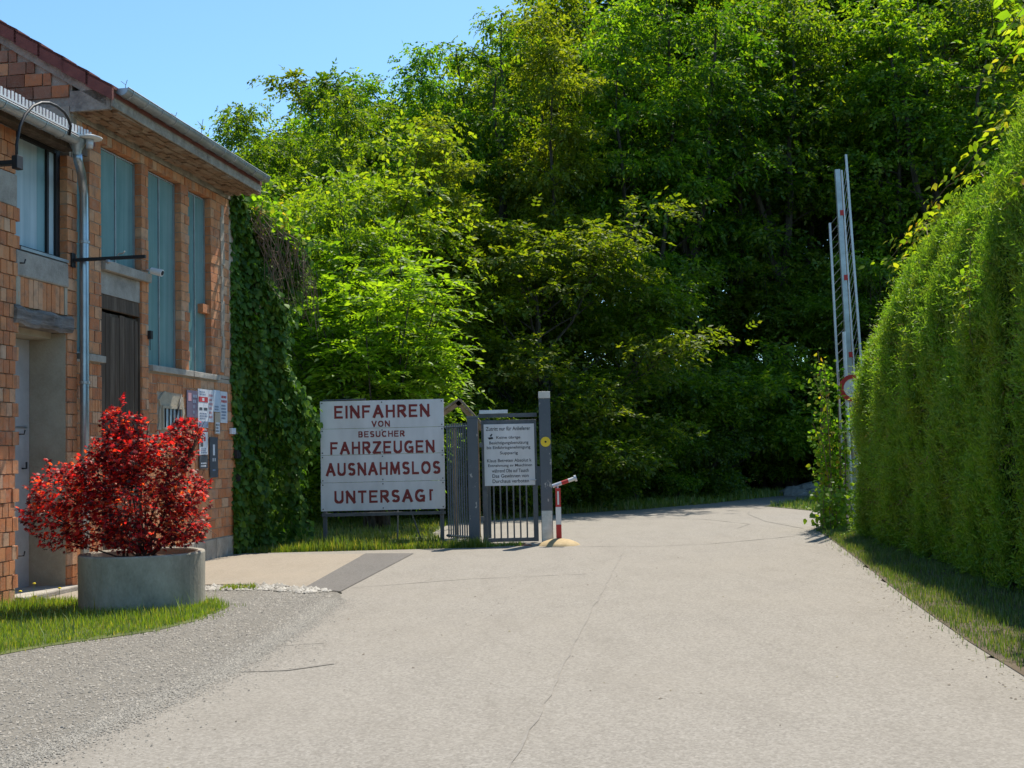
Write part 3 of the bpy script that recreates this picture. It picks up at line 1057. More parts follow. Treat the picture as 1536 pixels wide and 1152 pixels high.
def gutter(s0, s1, n, z, r_, name, parent, band):
    mb = MB()
    N = 12
    rings = []
    for sx in (s0, s1):
        outer = [(n + r_ * math.cos(a), z + r_ * math.sin(a)) for a in np.linspace(math.pi, 2 * math.pi, N)]
        inner = [(n + (r_ - .006) * math.cos(a), z + (r_ - .006) * math.sin(a)) for a in np.linspace(2 * math.pi, math.pi, N)]
        rings.append([wf(sx, a, b) for a, b in outer + inner])
    k = 2 * N
    mb.add(rings[0] + rings[1], [(i, (i + 1) % k, k + (i + 1) % k, k + i) for i in range(k)])
    # half-round stop ends
    for sx in (s0 + .002, s1 - .002):
        mb.add([wf(sx, n + r_ * math.cos(a), z + r_ * math.sin(a)) for a in np.linspace(math.pi, 2 * math.pi, N)], [tuple(range(N))])
    # beaded front lip
    mb.tube([wf(s0, n + r_, z), wf(s1, n + r_, z)], .010, 6)
    g_ = mb.build(name, 'zinc', parent, smooth=False)
    s_ = s0 + .15
    while s_ < s1:
        h = MB()
        pts = [wf(s_, n + (r_ + .006) * math.cos(a), z + (r_ + .006) * math.sin(a)) for a in np.linspace(math.pi, 2 * math.pi, 8)]
        h.tube(pts, .008, 5)
        h.build('bracket', 'zinc', g_)
        s_ += band
    return g_


gutter(-5.45, -.48, .682, 6.345, .092, 'gutter', hall, .42)
tw = MB()
for (s_, n_, hgt) in ((-5.3, .62, .16), (-3.9, .64, .14), (-3.0, .63, .3)):
    p = wf(s_, n_ + .03, 6.34)
    tw.tube([p, (p[0] + .01, p[1], p[2] + hgt * .6), (p[0] + .03, p[1], p[2] + hgt)], .004, 4)
    tw.tube([(p[0] + .01, p[1], p[2] + hgt * .6), (p[0] - .05, p[1], p[2] + hgt * .9)], .003, 4)
tag(tw.build('dry_weeds', 'stem'), 'thin dry weeds growing out of the eave gutter', 'weeds')

# --- lower building in front
shed = thing('brick_shed', 'lower ribbed-brick building at the photo edge with a grey door in a deep recess', 'building', wf(-8.0, -1.5, 0))
cw = MB()
wbox(cw, -12, -6.68, -.5, -.014, 0, 5.5)
wbox(cw, -5.56, -5.505, -.5, -.014, 0, 5.5)
wbox(cw, -6.68, -5.56, -.5, -.03, 3.44, 4.12)
wbox(cw, -6.68, -5.56, -.5, -.014, 5.56, 5.60)
swall = cw.build('wall', 'mortar', shed)
sp = []
sp += lay(-7.9, -6.67, .02, 4.60, n=.014, ribs=1, blen=.108, bh=.152)
sp += lay(-7.9, -6.67, 4.98, 5.5, n=.014, ribs=1, blen=.108, bh=.152)
sp += lay(-5.57, -5.34, .02, 5.5, n=.01, blen=.24, ribs=3)
set_bricks(sp, swall, 300)
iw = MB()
wbox(iw, -11.9, -5.52, -.64, -.57, 0, 5.55)  # dark filler slab added so no sky shows through behind the door recess
iw.build('dark_backing', 'dark', shed)
cc = MB()
wbox(cc, -9, -6.66, -.1, .006, 4.60, 4.98, 0)
cc.build('concrete_block', 'concrete', shed, bevel=.01)
# ragged brick toothing at the near door edge
tg = MB()
for i in range(28):
    if i % 2:
        z = .02 + i * .16357
        wbox(tg, -6.672, -6.625 + rnd.uniform(-.012, .012), -.12, .010, z + .006, z + .157, 0, .004)
tg.build('toothing', 'brick', shed)['kind'] = 'stuff'
sl_ = MB()
wbox(sl_, -6.69, -5.56, -.12, .024, 3.80, 4.11, 0, .006)
sl_.build('lintel_slab', 'concrete', shed, bevel=.02)
ssb = MB()
wbox(ssb, -6.62, -5.57, -.13, .03, 4.115, 4.15)
ssb.build('window_sill', 'zinc', shed)
for k in range(10):
    t = MB()
    a = -6.60 + k * .0965
    wbox(t, a + .004, a + .0925, -.10, .0 + rnd.uniform(-.004, .004), 3.455, 3.795, 0, .003)
    t.build('brick', 'brick', swall)
ff = MB()
wbox(ff, -6.69, -6.604, -.12, .012, 3.455, 3.797)
wbox(ff, -5.632, -5.575, -.12, .012, 3.455, 3.797)
ff.build('mortar_frame', 'render', shed)
bmn = MB()
N = 16
sec = []
for k in range(N + 1):
    a = -6.74 + 1.24 * k / N
    e = .014 * math.sin(k * 1.3) + rnd.uniform(-.008, .008)
    f_ = .014 * math.sin(k * .8 + 1) + rnd.uniform(-.008, .008)
    sec += [wf(a, -.2, 3.24), wf(a, .035 + e, 3.225 + f_), wf(a, .055 + e, 3.27 + f_), wf(a, .05 + f_, 3.40 + e), wf(a, .02 + e, 3.44 + f_ * .8), wf(a, -.2, 3.44)]
bmn.add(sec, [(k * 6 + j, k * 6 + (j + 1) % 6, k * 6 + 6 + (j + 1) % 6, k * 6 + 6 + j) for k in range(N) for j in range(6)] + [(5, 4, 3, 2, 1, 0), tuple(N * 6 + j for j in range(6))])
bmn.build('lintel_beam', 'beam', shed)
# door recess
jm = MB()
wbox(jm, -5.58, -5.51, -.52, -.016, .0, 3.23)
wbox(jm, -6.67, -6.60, -.52, -.05, .0, 3.23)
wbox(jm, -6.60, -5.585, -.57, -.2, 3.16, 3.25)
jm.build('door_reveal', 'render', shed)
sd_ = MB()
wbox(sd_, -6.60, -5.585, -.56, -.50, .03, 3.155)
sdoor = sd_.build('door', 'doorgrey', shed)
hd = MB()
hd.tube([wf(-5.74, -.5, 1.55), wf(-5.74, -.44, 1.55), wf(-5.74, -.44, 1.63)], .012, 6)
hd.build('handle', 'black', sdoor)
for z in (.9, 2.05):
    hh_ = MB()
    wbox(hh_, -6.58, -5.64, -.498, -.492, z, z + .02)
    hh_.build('seam', 'zinc', sdoor)
for z in (.55, 1.95, 3.95):
    hk = MB()
    p = wf(-6.63, .01, z)
    hk.tube([p, wf(-6.60, .06, z), wf(-6.58, .06, z + .05)], .009, 5)
    hk.build('hook', 'black', shed)
stp = MB()
wbox(stp, -6.7, -5.45, -.5, .12, 0, .09)
stp.build('doorstep', 'concrete', shed, bevel=.02)
# upper window with a dark frame and a curtain
uf = MB()
wbox(uf, -6.62, -6.605, -.16, -.09, 4.155, 5.55)
wbox(uf, -5.66, -5.58, -.16, -.09, 4.155, 5.55)
wbox(uf, -6.58, -5.66, -.16, -.092, 4.155, 4.20)
wbox(uf, -6.58, -5.66, -.16, -.092, 5.50, 5.55)
wbox(uf, -5.86, -5.82, -.16, -.094, 4.20, 5.50)
uw = uf.build('window', 'black', shed)
for a, b, mt in ((-6.60, -6.04, 'paneblue'), (-6.036, -5.865, 'curtain'), (-5.815, -5.665, 'paneblue')):
    pm = MB()
    wbox(pm, a, b, -.15, -.125, 4.205, 5.495)
    pm.build('pane', mt, uw)
# eave, gutter, comb
ev = MB()
wbox(ev, -12, -5.62, -.02, .30, 5.52, 5.575)
wbox(ev, -12, -5.62, .27, .31, 5.44, 5.519)
ev.build('eave_board', 'oldwood', shed)
rf2 = MB()
k2 = math.tan(R(17))
rf2.add([wf(-12, .38, 5.58), wf(-5.56, .38, 5.58), wf(-5.56, -4, 5.58 + 4.38 * k2), wf(-12, -4, 5.58 + 4.38 * k2),
         wf(-12, .38, 5.63), wf(-5.56, .38, 5.63), wf(-5.56, -4, 5.63 + 4.38 * k2), wf(-12, -4, 5.63 + 4.38 * k2)],
        [(0, 3, 2, 1), (4, 5, 6, 7), (0, 1, 5, 4), (1, 2, 6, 5), (2, 3, 7, 6)])
rf2.build('roof', 'tile', shed)
gut2 = gutter(-11.8, -6.02, .42, 5.535, .08, 'gutter', shed, .4)
cmb = MB()
s = -9.0
while s < -5.7:
    p = wf(s, .40, 5.63)
    wbox(cmb, s, s + .035, .385, .395, 5.635, 5.73 + rnd.uniform(-.01, .01))
    s += .07
wbox(cmb, -9.0, -5.7, .384, .396, 5.618, 5.636)
cmb.build('eave_comb', 'white', shed)
# downpipe with funnel and swan neck
dp = MB()
c0 = wf(-6.06, .42, 5.50)
bot = wf(-5.32, .10, .02)
mid_ = wf(-5.32, .10, 5.05)
fn = MB()
fn.lathe([(.045, -.16), (.055, -.1), (.10, 0), (.105, .03)], 16, c0)
fn.build('funnel', 'zinc', shed, smooth=True)
dp.tube([(c0[0], c0[1], c0[2] - .14), wf(-6.0, .40, 5.28), wf(-5.7, .27, 5.22), wf(-5.42, .13, 5.16), wf(-5.33, .10, 5.02), mid_[:2] + (4.6,), mid_[:2] + (2.5,), bot], .055, 14)
pipe = dp.build('downpipe', 'galv', shed, smooth=True)
for z in (.9, 2.6, 4.4):
    b_ = MB()
    b_.lathe([(.057, 0), (.066, .004), (.066, .036), (.057, .04)], 14, (mid_[0], mid_[1], z))
    b_.build('clamp', 'zinc', pipe)

# --- small things on the walls
def wall_thing(name, label, cat, boxes, s0, s1, z0, z1, n0=.0, group=None, thick=.012):
    """thin board: boxes = [(u0,u1,v0,v1,mat,partname)] in 0..1 of the board"""
    p = wf((s0 + s1) / 2, n0, z0)
    t = thing(name, label, cat, p, group)
    mb = MB()
    wbox(mb, s0, s1, n0, n0 + thick, z0, z1)
    return t, mb


def add_marks(t, s0, s1, z0, z1, n, marks):
    groups = {}
    for u0, u1, v0, v1, mt, nm in marks:
        groups.setdefault((mt, nm), []).append((u0, u1, v0, v1))
    for (mt, nm), rects in groups.items():
        mb = MB()
        for u0, u1, v0, v1 in rects:
            a, b = s0 + (s1 - s0) * u0, s0 + (s1 - s0) * u1
            c, d = z0 + (z1 - z0) * v0, z0 + (z1 - z0) * v1
            mb.add([wf(a, n, c), wf(b, n, c), wf(b, n, d), wf(a, n, d)], [(0, 1, 2, 3)])
        o_ = mb.build(nm, mt, t)
        if len(rects) > 1:
            o_['kind'] = 'stuff'


M['paper'] = plain('poster_paper', (.66, .68, .72), .6, var=.05)
M['paperblue'] = plain('poster_paper_blue', (.52, .60, .70), .6, var=.05)
M['purple'] = plain('poster_purple', (.135, .115, .175), .6)
M['slate'] = plain('poster_slate', (.075, .085, .10), .5)
M['posterred'] = plain('poster_red', (.50, .045, .055), .6)
M['pink'] = plain('poster_pink', (.55, .30, .34), .6)
M['bluegrey'] = plain('poster_bluegrey', (.20, .25, .36), .6)
M['beige'] = plain('poster_beige', (.50, .42, .32), .6)


def textbars(rows, seed, mat, u0=.12, u1=.9, v0=.1, v1=.9, name='print'):
    r_ = random.Random(seed)
    out = []
    for k in range(rows):
        v = v1 - (v1 - v0) * (k + .5) / rows
        u = u0
        end = u1 - r_.uniform(0, .25)
        while u < end:
            w_ = r_.uniform(.06, .2)
            out.append((u, min(u + w_, end), v - .3 * (v1 - v0) / rows, v + .25 * (v1 - v0) / rows, mat, name))
            u += w_ + .04
    return out


posters = [
    ('poster', 'purple-grey poster at the left end of the wall notices', -2.15, -1.77, 2.27, 2.69, 'purple', textbars(4, 1, 'bluegrey', .55, .95) + [(.1, .4, .6, .9, 'pink', 'stripe')]),
    ('poster', 'tall white poster with a red band near its head', -1.745, -1.375, 2.12, 2.73, 'paper', [(0.03, .97, .66, .80, 'posterred', 'band'), (.4, .62, .69, .77, 'paper', 'emblem'), (.1, .4, .45, .52, 'slate', 'block'), (.55, .9, .45, .52, 'slate', 'block'), (.04, .96, .02, .16, 'bluegrey', 'band')] + textbars(2, 2, 'bluegrey', v0=.83, v1=.96) + textbars(3, 3, 'bluegrey', v0=.2, v1=.4)),
    ('poster', 'narrow white poster with pink print', -1.365, -1.165, 2.21, 2.73, 'paper', textbars(6, 4, 'pink')),
    ('poster', 'short pale blue poster between two white ones', -1.15, -.895, 2.385, 2.74, 'paperblue', textbars(2, 5, 'bluegrey', v0=.05, v1=.3)),
    ('poster', 'pale poster with blue and red lettering at the right end of the row', -.882, -.60, 2.21, 2.73, 'paper', textbars(5, 6, 'bluegrey', v0=.1, v1=.6) + textbars(2, 7, 'posterred', v0=.62, v1=.9)),
    ('notice', 'slim beige notice below the pale blue poster', -1.10, -.905, 2.02, 2.375, 'beige', [(.1, .9, .05, .55, 'paper', 'panel')] + textbars(3, 8, 'slate', v0=.08, v1=.5)),
    ('notice', 'thin red strip under the banded poster', -1.70, -1.385, 2.055, 2.108, 'posterred', textbars(1, 9, 'paper', v0=.2, v1=.8)),
    ('notice', 'white notice with a dark photo below the red strip', -1.70, -1.39, 1.69, 2.05, 'paper', [(.08, .4, .35, .85, 'slate', 'photo'), (.5, .7, .6, .8, 'posterred', 'emblem')] + textbars(3, 10, 'bluegrey', v0=.05, v1=.3)),
    ('notice', 'dark grey notice under the white photo notice', -1.70, -1.40, 1.47, 1.68, 'slate', textbars(2, 11, 'paper', v0=.1, v1=.5)),
    ('panel_sign', 'upright dark slate panel with white marks low on the brick wall', -1.31, -1.0, 1.32, 1.97, 'slate', [(.35, .6, .55, .82, 'paper', 'mark'), (.3, .42, .40, .48, 'paper', 'mark'), (.55, .67, .40, .48, 'paper', 'mark'), (.3, .65, .16, .2, 'bluegrey', 'mark')]),
]
for nm, lab, a, b, c, d_, mt, marks in posters:
    t, mb = wall_thing(nm, lab, 'poster' if nm == 'poster' else 'notice', None, a, b, c, d_, .012, 'notices on the brick wall')
    mb.build('board', mt, t)
    add_marks(t, a, b, c, d_, .0265, marks)
for lab, a, b, c, d_, mt in (('white light switch plate beside the posters', -.48, -.30, 2.03, 2.13, 'paper'), ('grey switch plate nearest the ivy', -.26, -.08, 2.03, 2.13, 'zinc')):
    mb = MB()
    wbox(mb, a, b, .006, .05, c, d_)
    wbox(mb, a + .05, b - .05, .05, .058, c + .025, d_ - .025)
    tag(mb.build('switch_plate', mt, bevel=.004), lab, 'switch')
for lab, a, b, c, d_ in (('black box on the brick corner, upper of two', -.30, -.09, 1.62, 1.76), ('small black box on the brick corner, lower of two', -.24, -.11, 1.23, 1.36)):
    mb = MB()
    wbox(mb, a, b, .006, .07, c, d_)
    wbox(mb, a + .03, b - .03, .07, .078, c + .03, d_ - .03)
    tag(mb.build('meter_box', 'black', bevel=.005), lab, 'box')
mb = MB()
wbox(mb, -3.40, -3.33, .0, .05, 3.36, 3.48)
mb.tube([wf(-3.36, .02, 3.36), wf(-3.36, .02, 3.2)], .006, 5)
tag(mb.build('junction_box', 'black'), 'small black junction box beside the plank door', 'box')

# iron bracket arm that sticks out from the pillar by the downpipe
ba = thing('bracket_arm', 'black iron arm projecting from the pillar across the downpipe', 'bracket', wf(-5.45, .0, 4.16))
mb = MB()
mb.box((-5.475, .012, 4.15), (-5.435, 1.0, 4.19), 0, wf)
mb.build('arm', 'black', ba)
mb = MB()
mb.box((-5.50, .011, 4.08), (-5.41, .03, 4.26), 0, wf)
mb.build('wall_plate', 'black', ba)
mb = MB()
mb.tube([wf(-5.455, .62, 4.19), wf(-5.455, .64, 4.22), wf(-5.455, .70, 4.225), wf(-5.455, .72, 4.25)], .010, 5)
mb.lathe([(.002, -.05), (.04, -.03), (.035, 0)], 10, wf(-5.455, .5, 4.15))
mb.build('hook', 'zinc', ba)

# black cable loop by the gutter of the lower building
lp = thing('cable_loop', 'black cable bent in a high arc over the lower gutter', 'cable', wf(-6.9, .05, 4.9))
mb = MB()
cp_ = [(-7.56, .56, 4.87), (-7.56, .56, 5.08), (-7.50, .56, 5.29), (-7.40, .56, 5.45), (-7.25, .56, 5.59), (-7.08, .56, 5.68), (-6.92, .56, 5.725), (-6.76, .56, 5.735), (-6.60, .56, 5.71), (-6.50, .55, 5.67), (-6.42, .54, 5.60), (-6.38, .50, 5.50)]
mb.tube([wf(*q) for q in cp_], .017, 8)
mb.build('cable', 'black', lp, smooth=True)
mb = MB()
mb.box((-7.60, .016, 4.85), (-7.52, .54, 4.90), 0, wf)
mb.box((-7.61, .53, 4.80), (-7.50, .60, 4.95), 0, wf, .006)
mb.build('bracket', 'black', lp, bevel=.006)

# flat lamp cap over the funnel + CCTV
lm = thing('eave_lamp', 'flat white lamp head beside the funnel of the downpipe', 'lamp', wf(-6.0, .55, 5.45))
mb = MB()
c = Vector(wf(-6.02, .56, 5.56))
mb.lathe([(.0, .03), (.08, .025), (.15, .0), (.145, -.015), (.0, -.02)], 18, c)
mb.build('shade', 'white', lm, smooth=True)
mb = MB()
mb.tube([c + Vector((0, 0, -.02)), c + Vector((0, 0, -.13))], [.05, .04], 12)
mb.build('holder', 'alu', lm, smooth=True)

cv = thing('security_camera', 'small white security camera on the pillar right of the plank door', 'camera', wf(-3.42, .02, 4.33))
mb = MB()
mb.tube([wf(-3.42, .005, 4.36), wf(-3.42, .09, 4.34)], .014, 6)
mb.build('bracket', 'alu', cv)
mb = MB()
mb.tube([wf(-3.42, .07, 4.345), wf(-3.42, .24, 4.30)], [.045, .052], 12)
mb.build('body', 'white', cv)
mb = MB()
mb.tube([wf(-3.42, .241, 4.30), wf(-3.42, .247, 4.298)], .035, 12)
mb.build('lens', 'black', cv)

# ------------------------------------------------------------------ planter with red maple
PC = (-4.14, 13.02, 0)
pl = thing('planter', 'round grey concrete planter standing in the grass', 'planter', PC)
mb = MB()
mb.lathe([(.655, .0), (.67, .02), (.672, .30), (.675, .585), (.668, .60), (.60, .60), (.59, .585), (.59, .50)], 56, PC)
mb.build('ring', 'planter', pl, smooth=False)
mb = MB()
pts = [(PC[0], PC[1], .54)]
mb.lathe([(.595, .5), (.4, .535), (.2, .555), (.001, .56)], 28, PC)
mb.build('soil', 'soil', pl)
mapl = thing('red_maple', 'red-leaved Japanese maple bush growing in the round planter', 'shrub', (PC[0], PC[1], .52))
lobes = [((-4.95, 12.95, 1.30), (.42, .42, .30), 300), ((-5.15, 12.9, 1.02), (.25, .3, .2), 110), ((-4.55, 13.0, 1.42), (.42, .45, .30), 330), ((-4.20, 13.0, 1.62), (.34, .40, .30), 320),
         ((-4.36, 12.95, 2.02), (.14, .16, .20), 80), ((-4.12, 13.0, 1.98), (.16, .16, .18), 55), ((-3.75, 13.05, 1.68), (.34, .40, .24), 260), ((-3.52, 13.1, 1.92), (.22, .22, .16), 110),
         ((-3.55, 13.0, 1.25), (.28, .38, .30), 240), ((-3.48, 12.95, .90), (.26, .35, .24), 190), ((-4.05, 12.85, 1.15), (.60, .45, .34), 520), ((-4.55, 12.9, .92), (.42, .4, .26), 260),
         ((-4.0, 12.85, .78), (.50, .40, .16), 240), ((-4.9, 12.9, .75), (.30, .3, .12), 70), ((-4.35, 13.0, 1.75), (.34, .3, .2), 130)]
g = np.random.default_rng(21)
LP, LA, LN, LS = [], [], [], []
ctr = np.array([-4.1, 13.0, .95])
for c, r_, n in lobes:
    n = int(n * 2.5)
    d_ = unit(g.normal(0, 1, (n, 3)))
    p = np.array(c) + d_ * np.array(r_) * (g.uniform(.35, 1.08, (n, 1)) ** .6)
    LP.append(p)
    out = unit(p - ctr)
    LA.append(unit(out * .8 + g.normal(0, .55, (n, 3)) + np.array([0, 0, -.25])))
    LN.append(unit(np.array([0, 0, 1.0]) + out * .5 + g.normal(0, .45, (n, 3))))
    LS.append(g.uniform(.034, .064, n))
SHOOT = []
for k in range(40):
    c, r_, n = lobes[int(g.integers(0, len(lobes)))]
    d_ = unit(np.array([g.normal(0, .8), g.normal(0, .6) - .2, g.uniform(-.1, 1.1)]))
    a = np.array(c) + d_ * np.array(r_) * .8
    L_ = g.uniform(.08, .20)
    b = a + d_ * L_ + np.array([0, 0, .05])
    SHOOT.append((a, b))
    m = 9
    tt = np.linspace(.15, 1.0, m)[:, None]
    LP.append(a + (b - a) * tt + g.normal(0, .012, (m, 3)))
    LA.append(unit(d_ + g.normal(0, .7, (m, 3))))
    LN.append(unit(np.array([0, 0, 1.0]) + g.normal(0, .5, (m, 3))))
    LS.append(g.uniform(.035, .065, m))
LP, LA, LN, LS = map(np.concatenate, (LP, LA, LN, LS))
LP[:, 0] = -5.3 + (LP[:, 0] + 5.3) * .915
stems = MB()
for c, r_, n in lobes:
    c = np.array(c)
    b0 = np.array([PC[0] + g.uniform(-.18, .18), PC[1] + g.uniform(-.15, .15), .53])
    m1 = b0 * .6 + c * .4 + np.array([0, 0, -.03]) + g.normal(0, .03, 3)
    stems.tube([b0, m1, c], [.016, .011, .005], 5)
    for k in range(7):
        d_ = unit(g.normal(0, 1, 3)) * np.array(r_) * .9
        stems.tube([m1 * .4 + c * .6, c + d_ * .5, c + d_], [.005, .004, .002], 4)
for a, b in SHOOT:
    a, b = a.copy(), b.copy()
    a[0], b[0] = -5.3 + (a[0] + 5.3) * .915, -5.3 + (b[0] + 5.3) * .915
    stems.tube([a, (a + b) / 2, b], [.004, .003, .002], 4)
stems.build('stems', 'maplestem', mapl)


def star(nl, seed):
    """palmate leaf in local XY, base at origin pointing +Y, unit radius"""
    r_ = random.Random(seed)
    pts = [(0, .0)]
    angs = np.linspace(-115, 115, nl)
    for i, a in enumerate(angs):
        ln = (1.0 - .0035 * abs(a)) * r_.uniform(.88, 1.08)
        t = R(a)
        if i:
            tm = R((a + angs[i - 1]) / 2)
            pts.append((math.sin(tm) * .31, .3 + math.cos(tm) * .29))
        pts.append((math.sin(t) * ln * .85, .3 + math.cos(t) * ln * .75))
    zs = [0] + [(-.16 if i % 2 else .05) for i in range(1, len(pts))]
    return np.array([(x, y, z * r_.uniform(.6, 1.5)) for (x, y), z in zip(pts, zs)] + [(0, .3, .06)])


STARS = [star(7, 1), star(5, 2), star(7, 3)]


def basis(A, N):
    A = unit(A)
    X = unit(np.cross(A, N))
    Z = np.cross(X, A)
    return X, A, Z


order = np.argsort(np.linalg.norm(LP - np.array([0, 0, 1.6]), axis=1) - LS * 6)
near, rest = order[:300], order[300:]
star_me = []
for st in STARS:
    n = len(st)
    F = [(i, i + 1, n - 1) for i in range(0, n - 2)] + [(n - 2, 0, n - 1)]
    me = bpy.data.meshes.new('leaf')
    me.from_pydata([tuple(v) for v in st], [], F)
    me.materials.append(M['maple'])
    star_me.append(me)
X, Y_, Z = basis(LA, LN)
for i in near:
    o = bpy.data.objects.new('leaf', star_me[i % 3])
    COL.objects.link(o)
    o.parent = mapl
    m4 = Matrix(((X[i][0], Y_[i][0], Z[i][0], LP[i][0] - PC[0]), (X[i][1], Y_[i][1], Z[i][1], LP[i][1] - PC[1]), (X[i][2], Y_[i][2], Z[i][2], LP[i][2] - .52), (0, 0, 0, 1)))
    o.matrix_local = m4 @ Matrix.Scale(LS[i], 4)
VV, FF, off = [], [], 0
for k, st in enumerate(STARS):
    idx = rest[rest % 3 == k]
    n = len(st)
    v = LP[idx][:, None, :] + LS[idx][:, None, None] * (st[None, :, 0:1] * X[idx][:, None, :] + st[None, :, 1:2] * Y_[idx][:, None, :] + st[None, :, 2:3] * Z[idx][:, None, :])
    tri = np.array([(i, i + 1, n - 1) for i in range(0, n - 2)] + [(n - 2, 0, n - 1)])
    f_ = (np.arange(len(idx))[:, None, None] * n + tri[None]).reshape(-1, 3) + off
    VV.append(v.reshape(-1, 3))
    FF.append(f_)
    off += len(idx) * n
VV = np.concatenate(VV) - np.array([PC[0], PC[1], .52])
o = link('foliage', np_mesh('foliage', VV, np.concatenate(FF), [M['maple']]), mapl)
o['kind'] = 'stuff'

# ------------------------------------------------------------------ lettered sign
FONT_CACHE = {}


def text_mesh(txt, bold=.0, extrude=.0015, space=1.0):
    cu = bpy.data.curves.new('lettering', 'FONT')
    cu.body = txt
    cu.size = 1.0
    cu.offset = bold
    cu.space_character = space
    cu.resolution_u = 3
    cu.align_x = 'LEFT'
    ob = bpy.data.objects.new('lettering_tmp', cu)
    COL.objects.link(ob)
    dg = bpy.context.evaluated_depsgraph_get()
    me = bpy.data.meshes.new_from_object(ob.evaluated_get(dg))
    bpy.data.objects.remove(ob)
    bpy.data.curves.remove(cu)
    return me


def lettering(txt, x0, x1, z0, z1, y, mat, parent, bold=.0, space=1.0, name='lettering'):
    """text in the XZ plane facing -Y, fitted to a box (world coords)"""
    me = text_mesh(txt, bold, space=space)
    n = len(me.vertices)
    co = np.empty(n * 3, np.float32)
    me.vertices.foreach_get("co", co)
    co = co.reshape(-1, 3)
    lo, hi = co.min(0), co.max(0)
    q = np.empty_like(co)
    org = origin_of(parent)
    q[:, 0] = x0 + (co[:, 0] - lo[0]) / (hi[0] - lo[0]) * (x1 - x0) - org[0]
    q[:, 2] = z0 + (co[:, 1] - lo[1]) / (hi[1] - lo[1]) * (z1 - z0) - org[2]
    q[:, 1] = y - org[1]
    me.vertices.foreach_set("co", q.ravel())
    me.materials.clear()
    me.materials.append(M[mat])
    me.update()
    o = link(name, me, parent)
    return o


SX0, SX1, SZ0, SZ1, SY = -3.565, -1.28, .61, 2.64, 21.6
bs = thing('billboard', 'large white board lettered in red capitals on a metal stand', 'sign', ((SX0 + SX1) / 2, SY, 0))
seams = [SZ0, SZ0 + .523, SZ0 + 1.03, SZ0 + 1.515, SZ1]
for k in range(4):
    mb = MB()
    mb.box((SX0 + rnd.uniform(-.006, .006), SY - .012, seams[k] + .003), (SX1 + rnd.uniform(-.006, .006), SY + .012 + .002 * k, seams[k + 1] - .003))
    mb.build('panel', 'signwhite', bs)
fr_ = MB()
fr_.box((SX0 - .0, SY + .02, SZ0 - .10), (SX1, SY + .07, SZ0 - .04))
fr_.box((SX0 + .02, SY + .022, SZ0 + .3), (SX1 - .02, SY + .06, SZ0 + .36))
fr_.box((SX0 + .02, SY + .022, SZ1 - .3), (SX1 - .02, SY + .06, SZ1 - .24))
fr_.build('rail', 'frame', bs)
for x in (SX0 + .05, SX1 - .07):
    mb = MB()
    mb.box((x - .035, SY + .071, 0), (x + .035, SY + .141, SZ1 - .05))
    mb.build('post', 'frame', bs)
mb = MB()
mb.box((SX0 + .05, SY - .014, SZ1 + .003), (SX0 + .85, SY + .03, SZ1 + .03), 0, None, .008)
mb.build('top_strip', 'frame', bs)
K = (SX1 - SX0) / 777.0


def sx(px):
    return SX0 + (px - 78) * K


def sz(py):
    return SZ1 - (py - 166) * (SZ1 - SZ0) / 680.0


yt = SY - .0165
def arc(cx, cy, rx, ry, a0, a1, n=9):
    return [(cx + rx * math.cos(R(a0 + (a1 - a0) * i / n)), cy + ry * math.sin(R(a0 + (a1 - a0) * i / n))) for i in range(n + 1)]


GLY = {
    'E': (.72, [[(0, 0), (0, 1)], [(0, 1), (1, 1)], [(0, .52), (.85, .52)], [(0, 0), (1, 0)]]),
    'F': (.68, [[(0, 0), (0, 1)], [(0, 1), (1, 1)], [(0, .52), (.85, .52)]]),
    'I': (.0, [[(0, 0), (0, 1)]]),
    'N': (.80, [[(0, 0), (0, 1)], [(0, 1), (1, 0)], [(1, 0), (1, 1)]]),
    'A': (.90, [[(0, 0), (.5, 1)], [(.5, 1), (1, 0)], [(.2, .32), (.8, .32)]]),
    'H': (.76, [[(0, 0), (0, 1)], [(1, 0), (1, 1)], [(0, .52), (1, .52)]]),
    'R': (.74, [[(0, 0), (0, 1)], [(0, 1), (.55, 1)] + arc(.55, .75, .40, .25, 90, -90)[1:] + [(0, .5)], [(.4, .5), (1, 0)]]),
    'V': (.82, [[(0, 1), (.5, 0)], [(.5, 0), (1, 1)]]),
    'O': (.92, [arc(.5, .5, .5, .5, 90, 450, 20)]),
    'B': (.70, [[(0, 0), (0, 1)], [(0, 1), (.55, 1)] + arc(.55, .765, .36, .235, 90, -90)[1:] + [(0, .53)], [(.5, .53)] + arc(.55, .265, .42, .265, 90, -90) + [(0, 0)]]),
    'S': (.68, [arc(.5, .75, .46, .25, 25, 270, 12) + arc(.5, .25, .48, .25, 90, -155, 12)[1:]]),
    'U': (.78, [[(0, 1), (0, .32)] + arc(.5, .32, .5, .32, 180, 360, 10)[1:] + [(1, 1)]]),
    'C': (.82, [arc(.55, .5, .55, .5, 45, 315, 16)]),
    'Z': (.76, [[(0, 1), (1, 1)], [(1, 1), (0, 0)], [(0, 0), (1, 0)]]),
    'G': (.86, [arc(.55, .5, .55, .5, 48, 330, 16) + [(1, .42)], [(1.0, .0), (1, .45)], [(.62, .45), (1, .45)]]),
    'M': (1.0, [[(0, 0), (.08, 1)], [(.08, 1), (.5, .1)], [(.5, .1), (.92, 1)], [(.92, 1), (1, 0)]]),
    'L': (.64, [[(0, 0), (0, 1)], [(0, 0), (1, 0)]]),
    'T': (.74, [[(.5, 0), (.5, 1)], [(0, 1), (1, 1)]]),
}


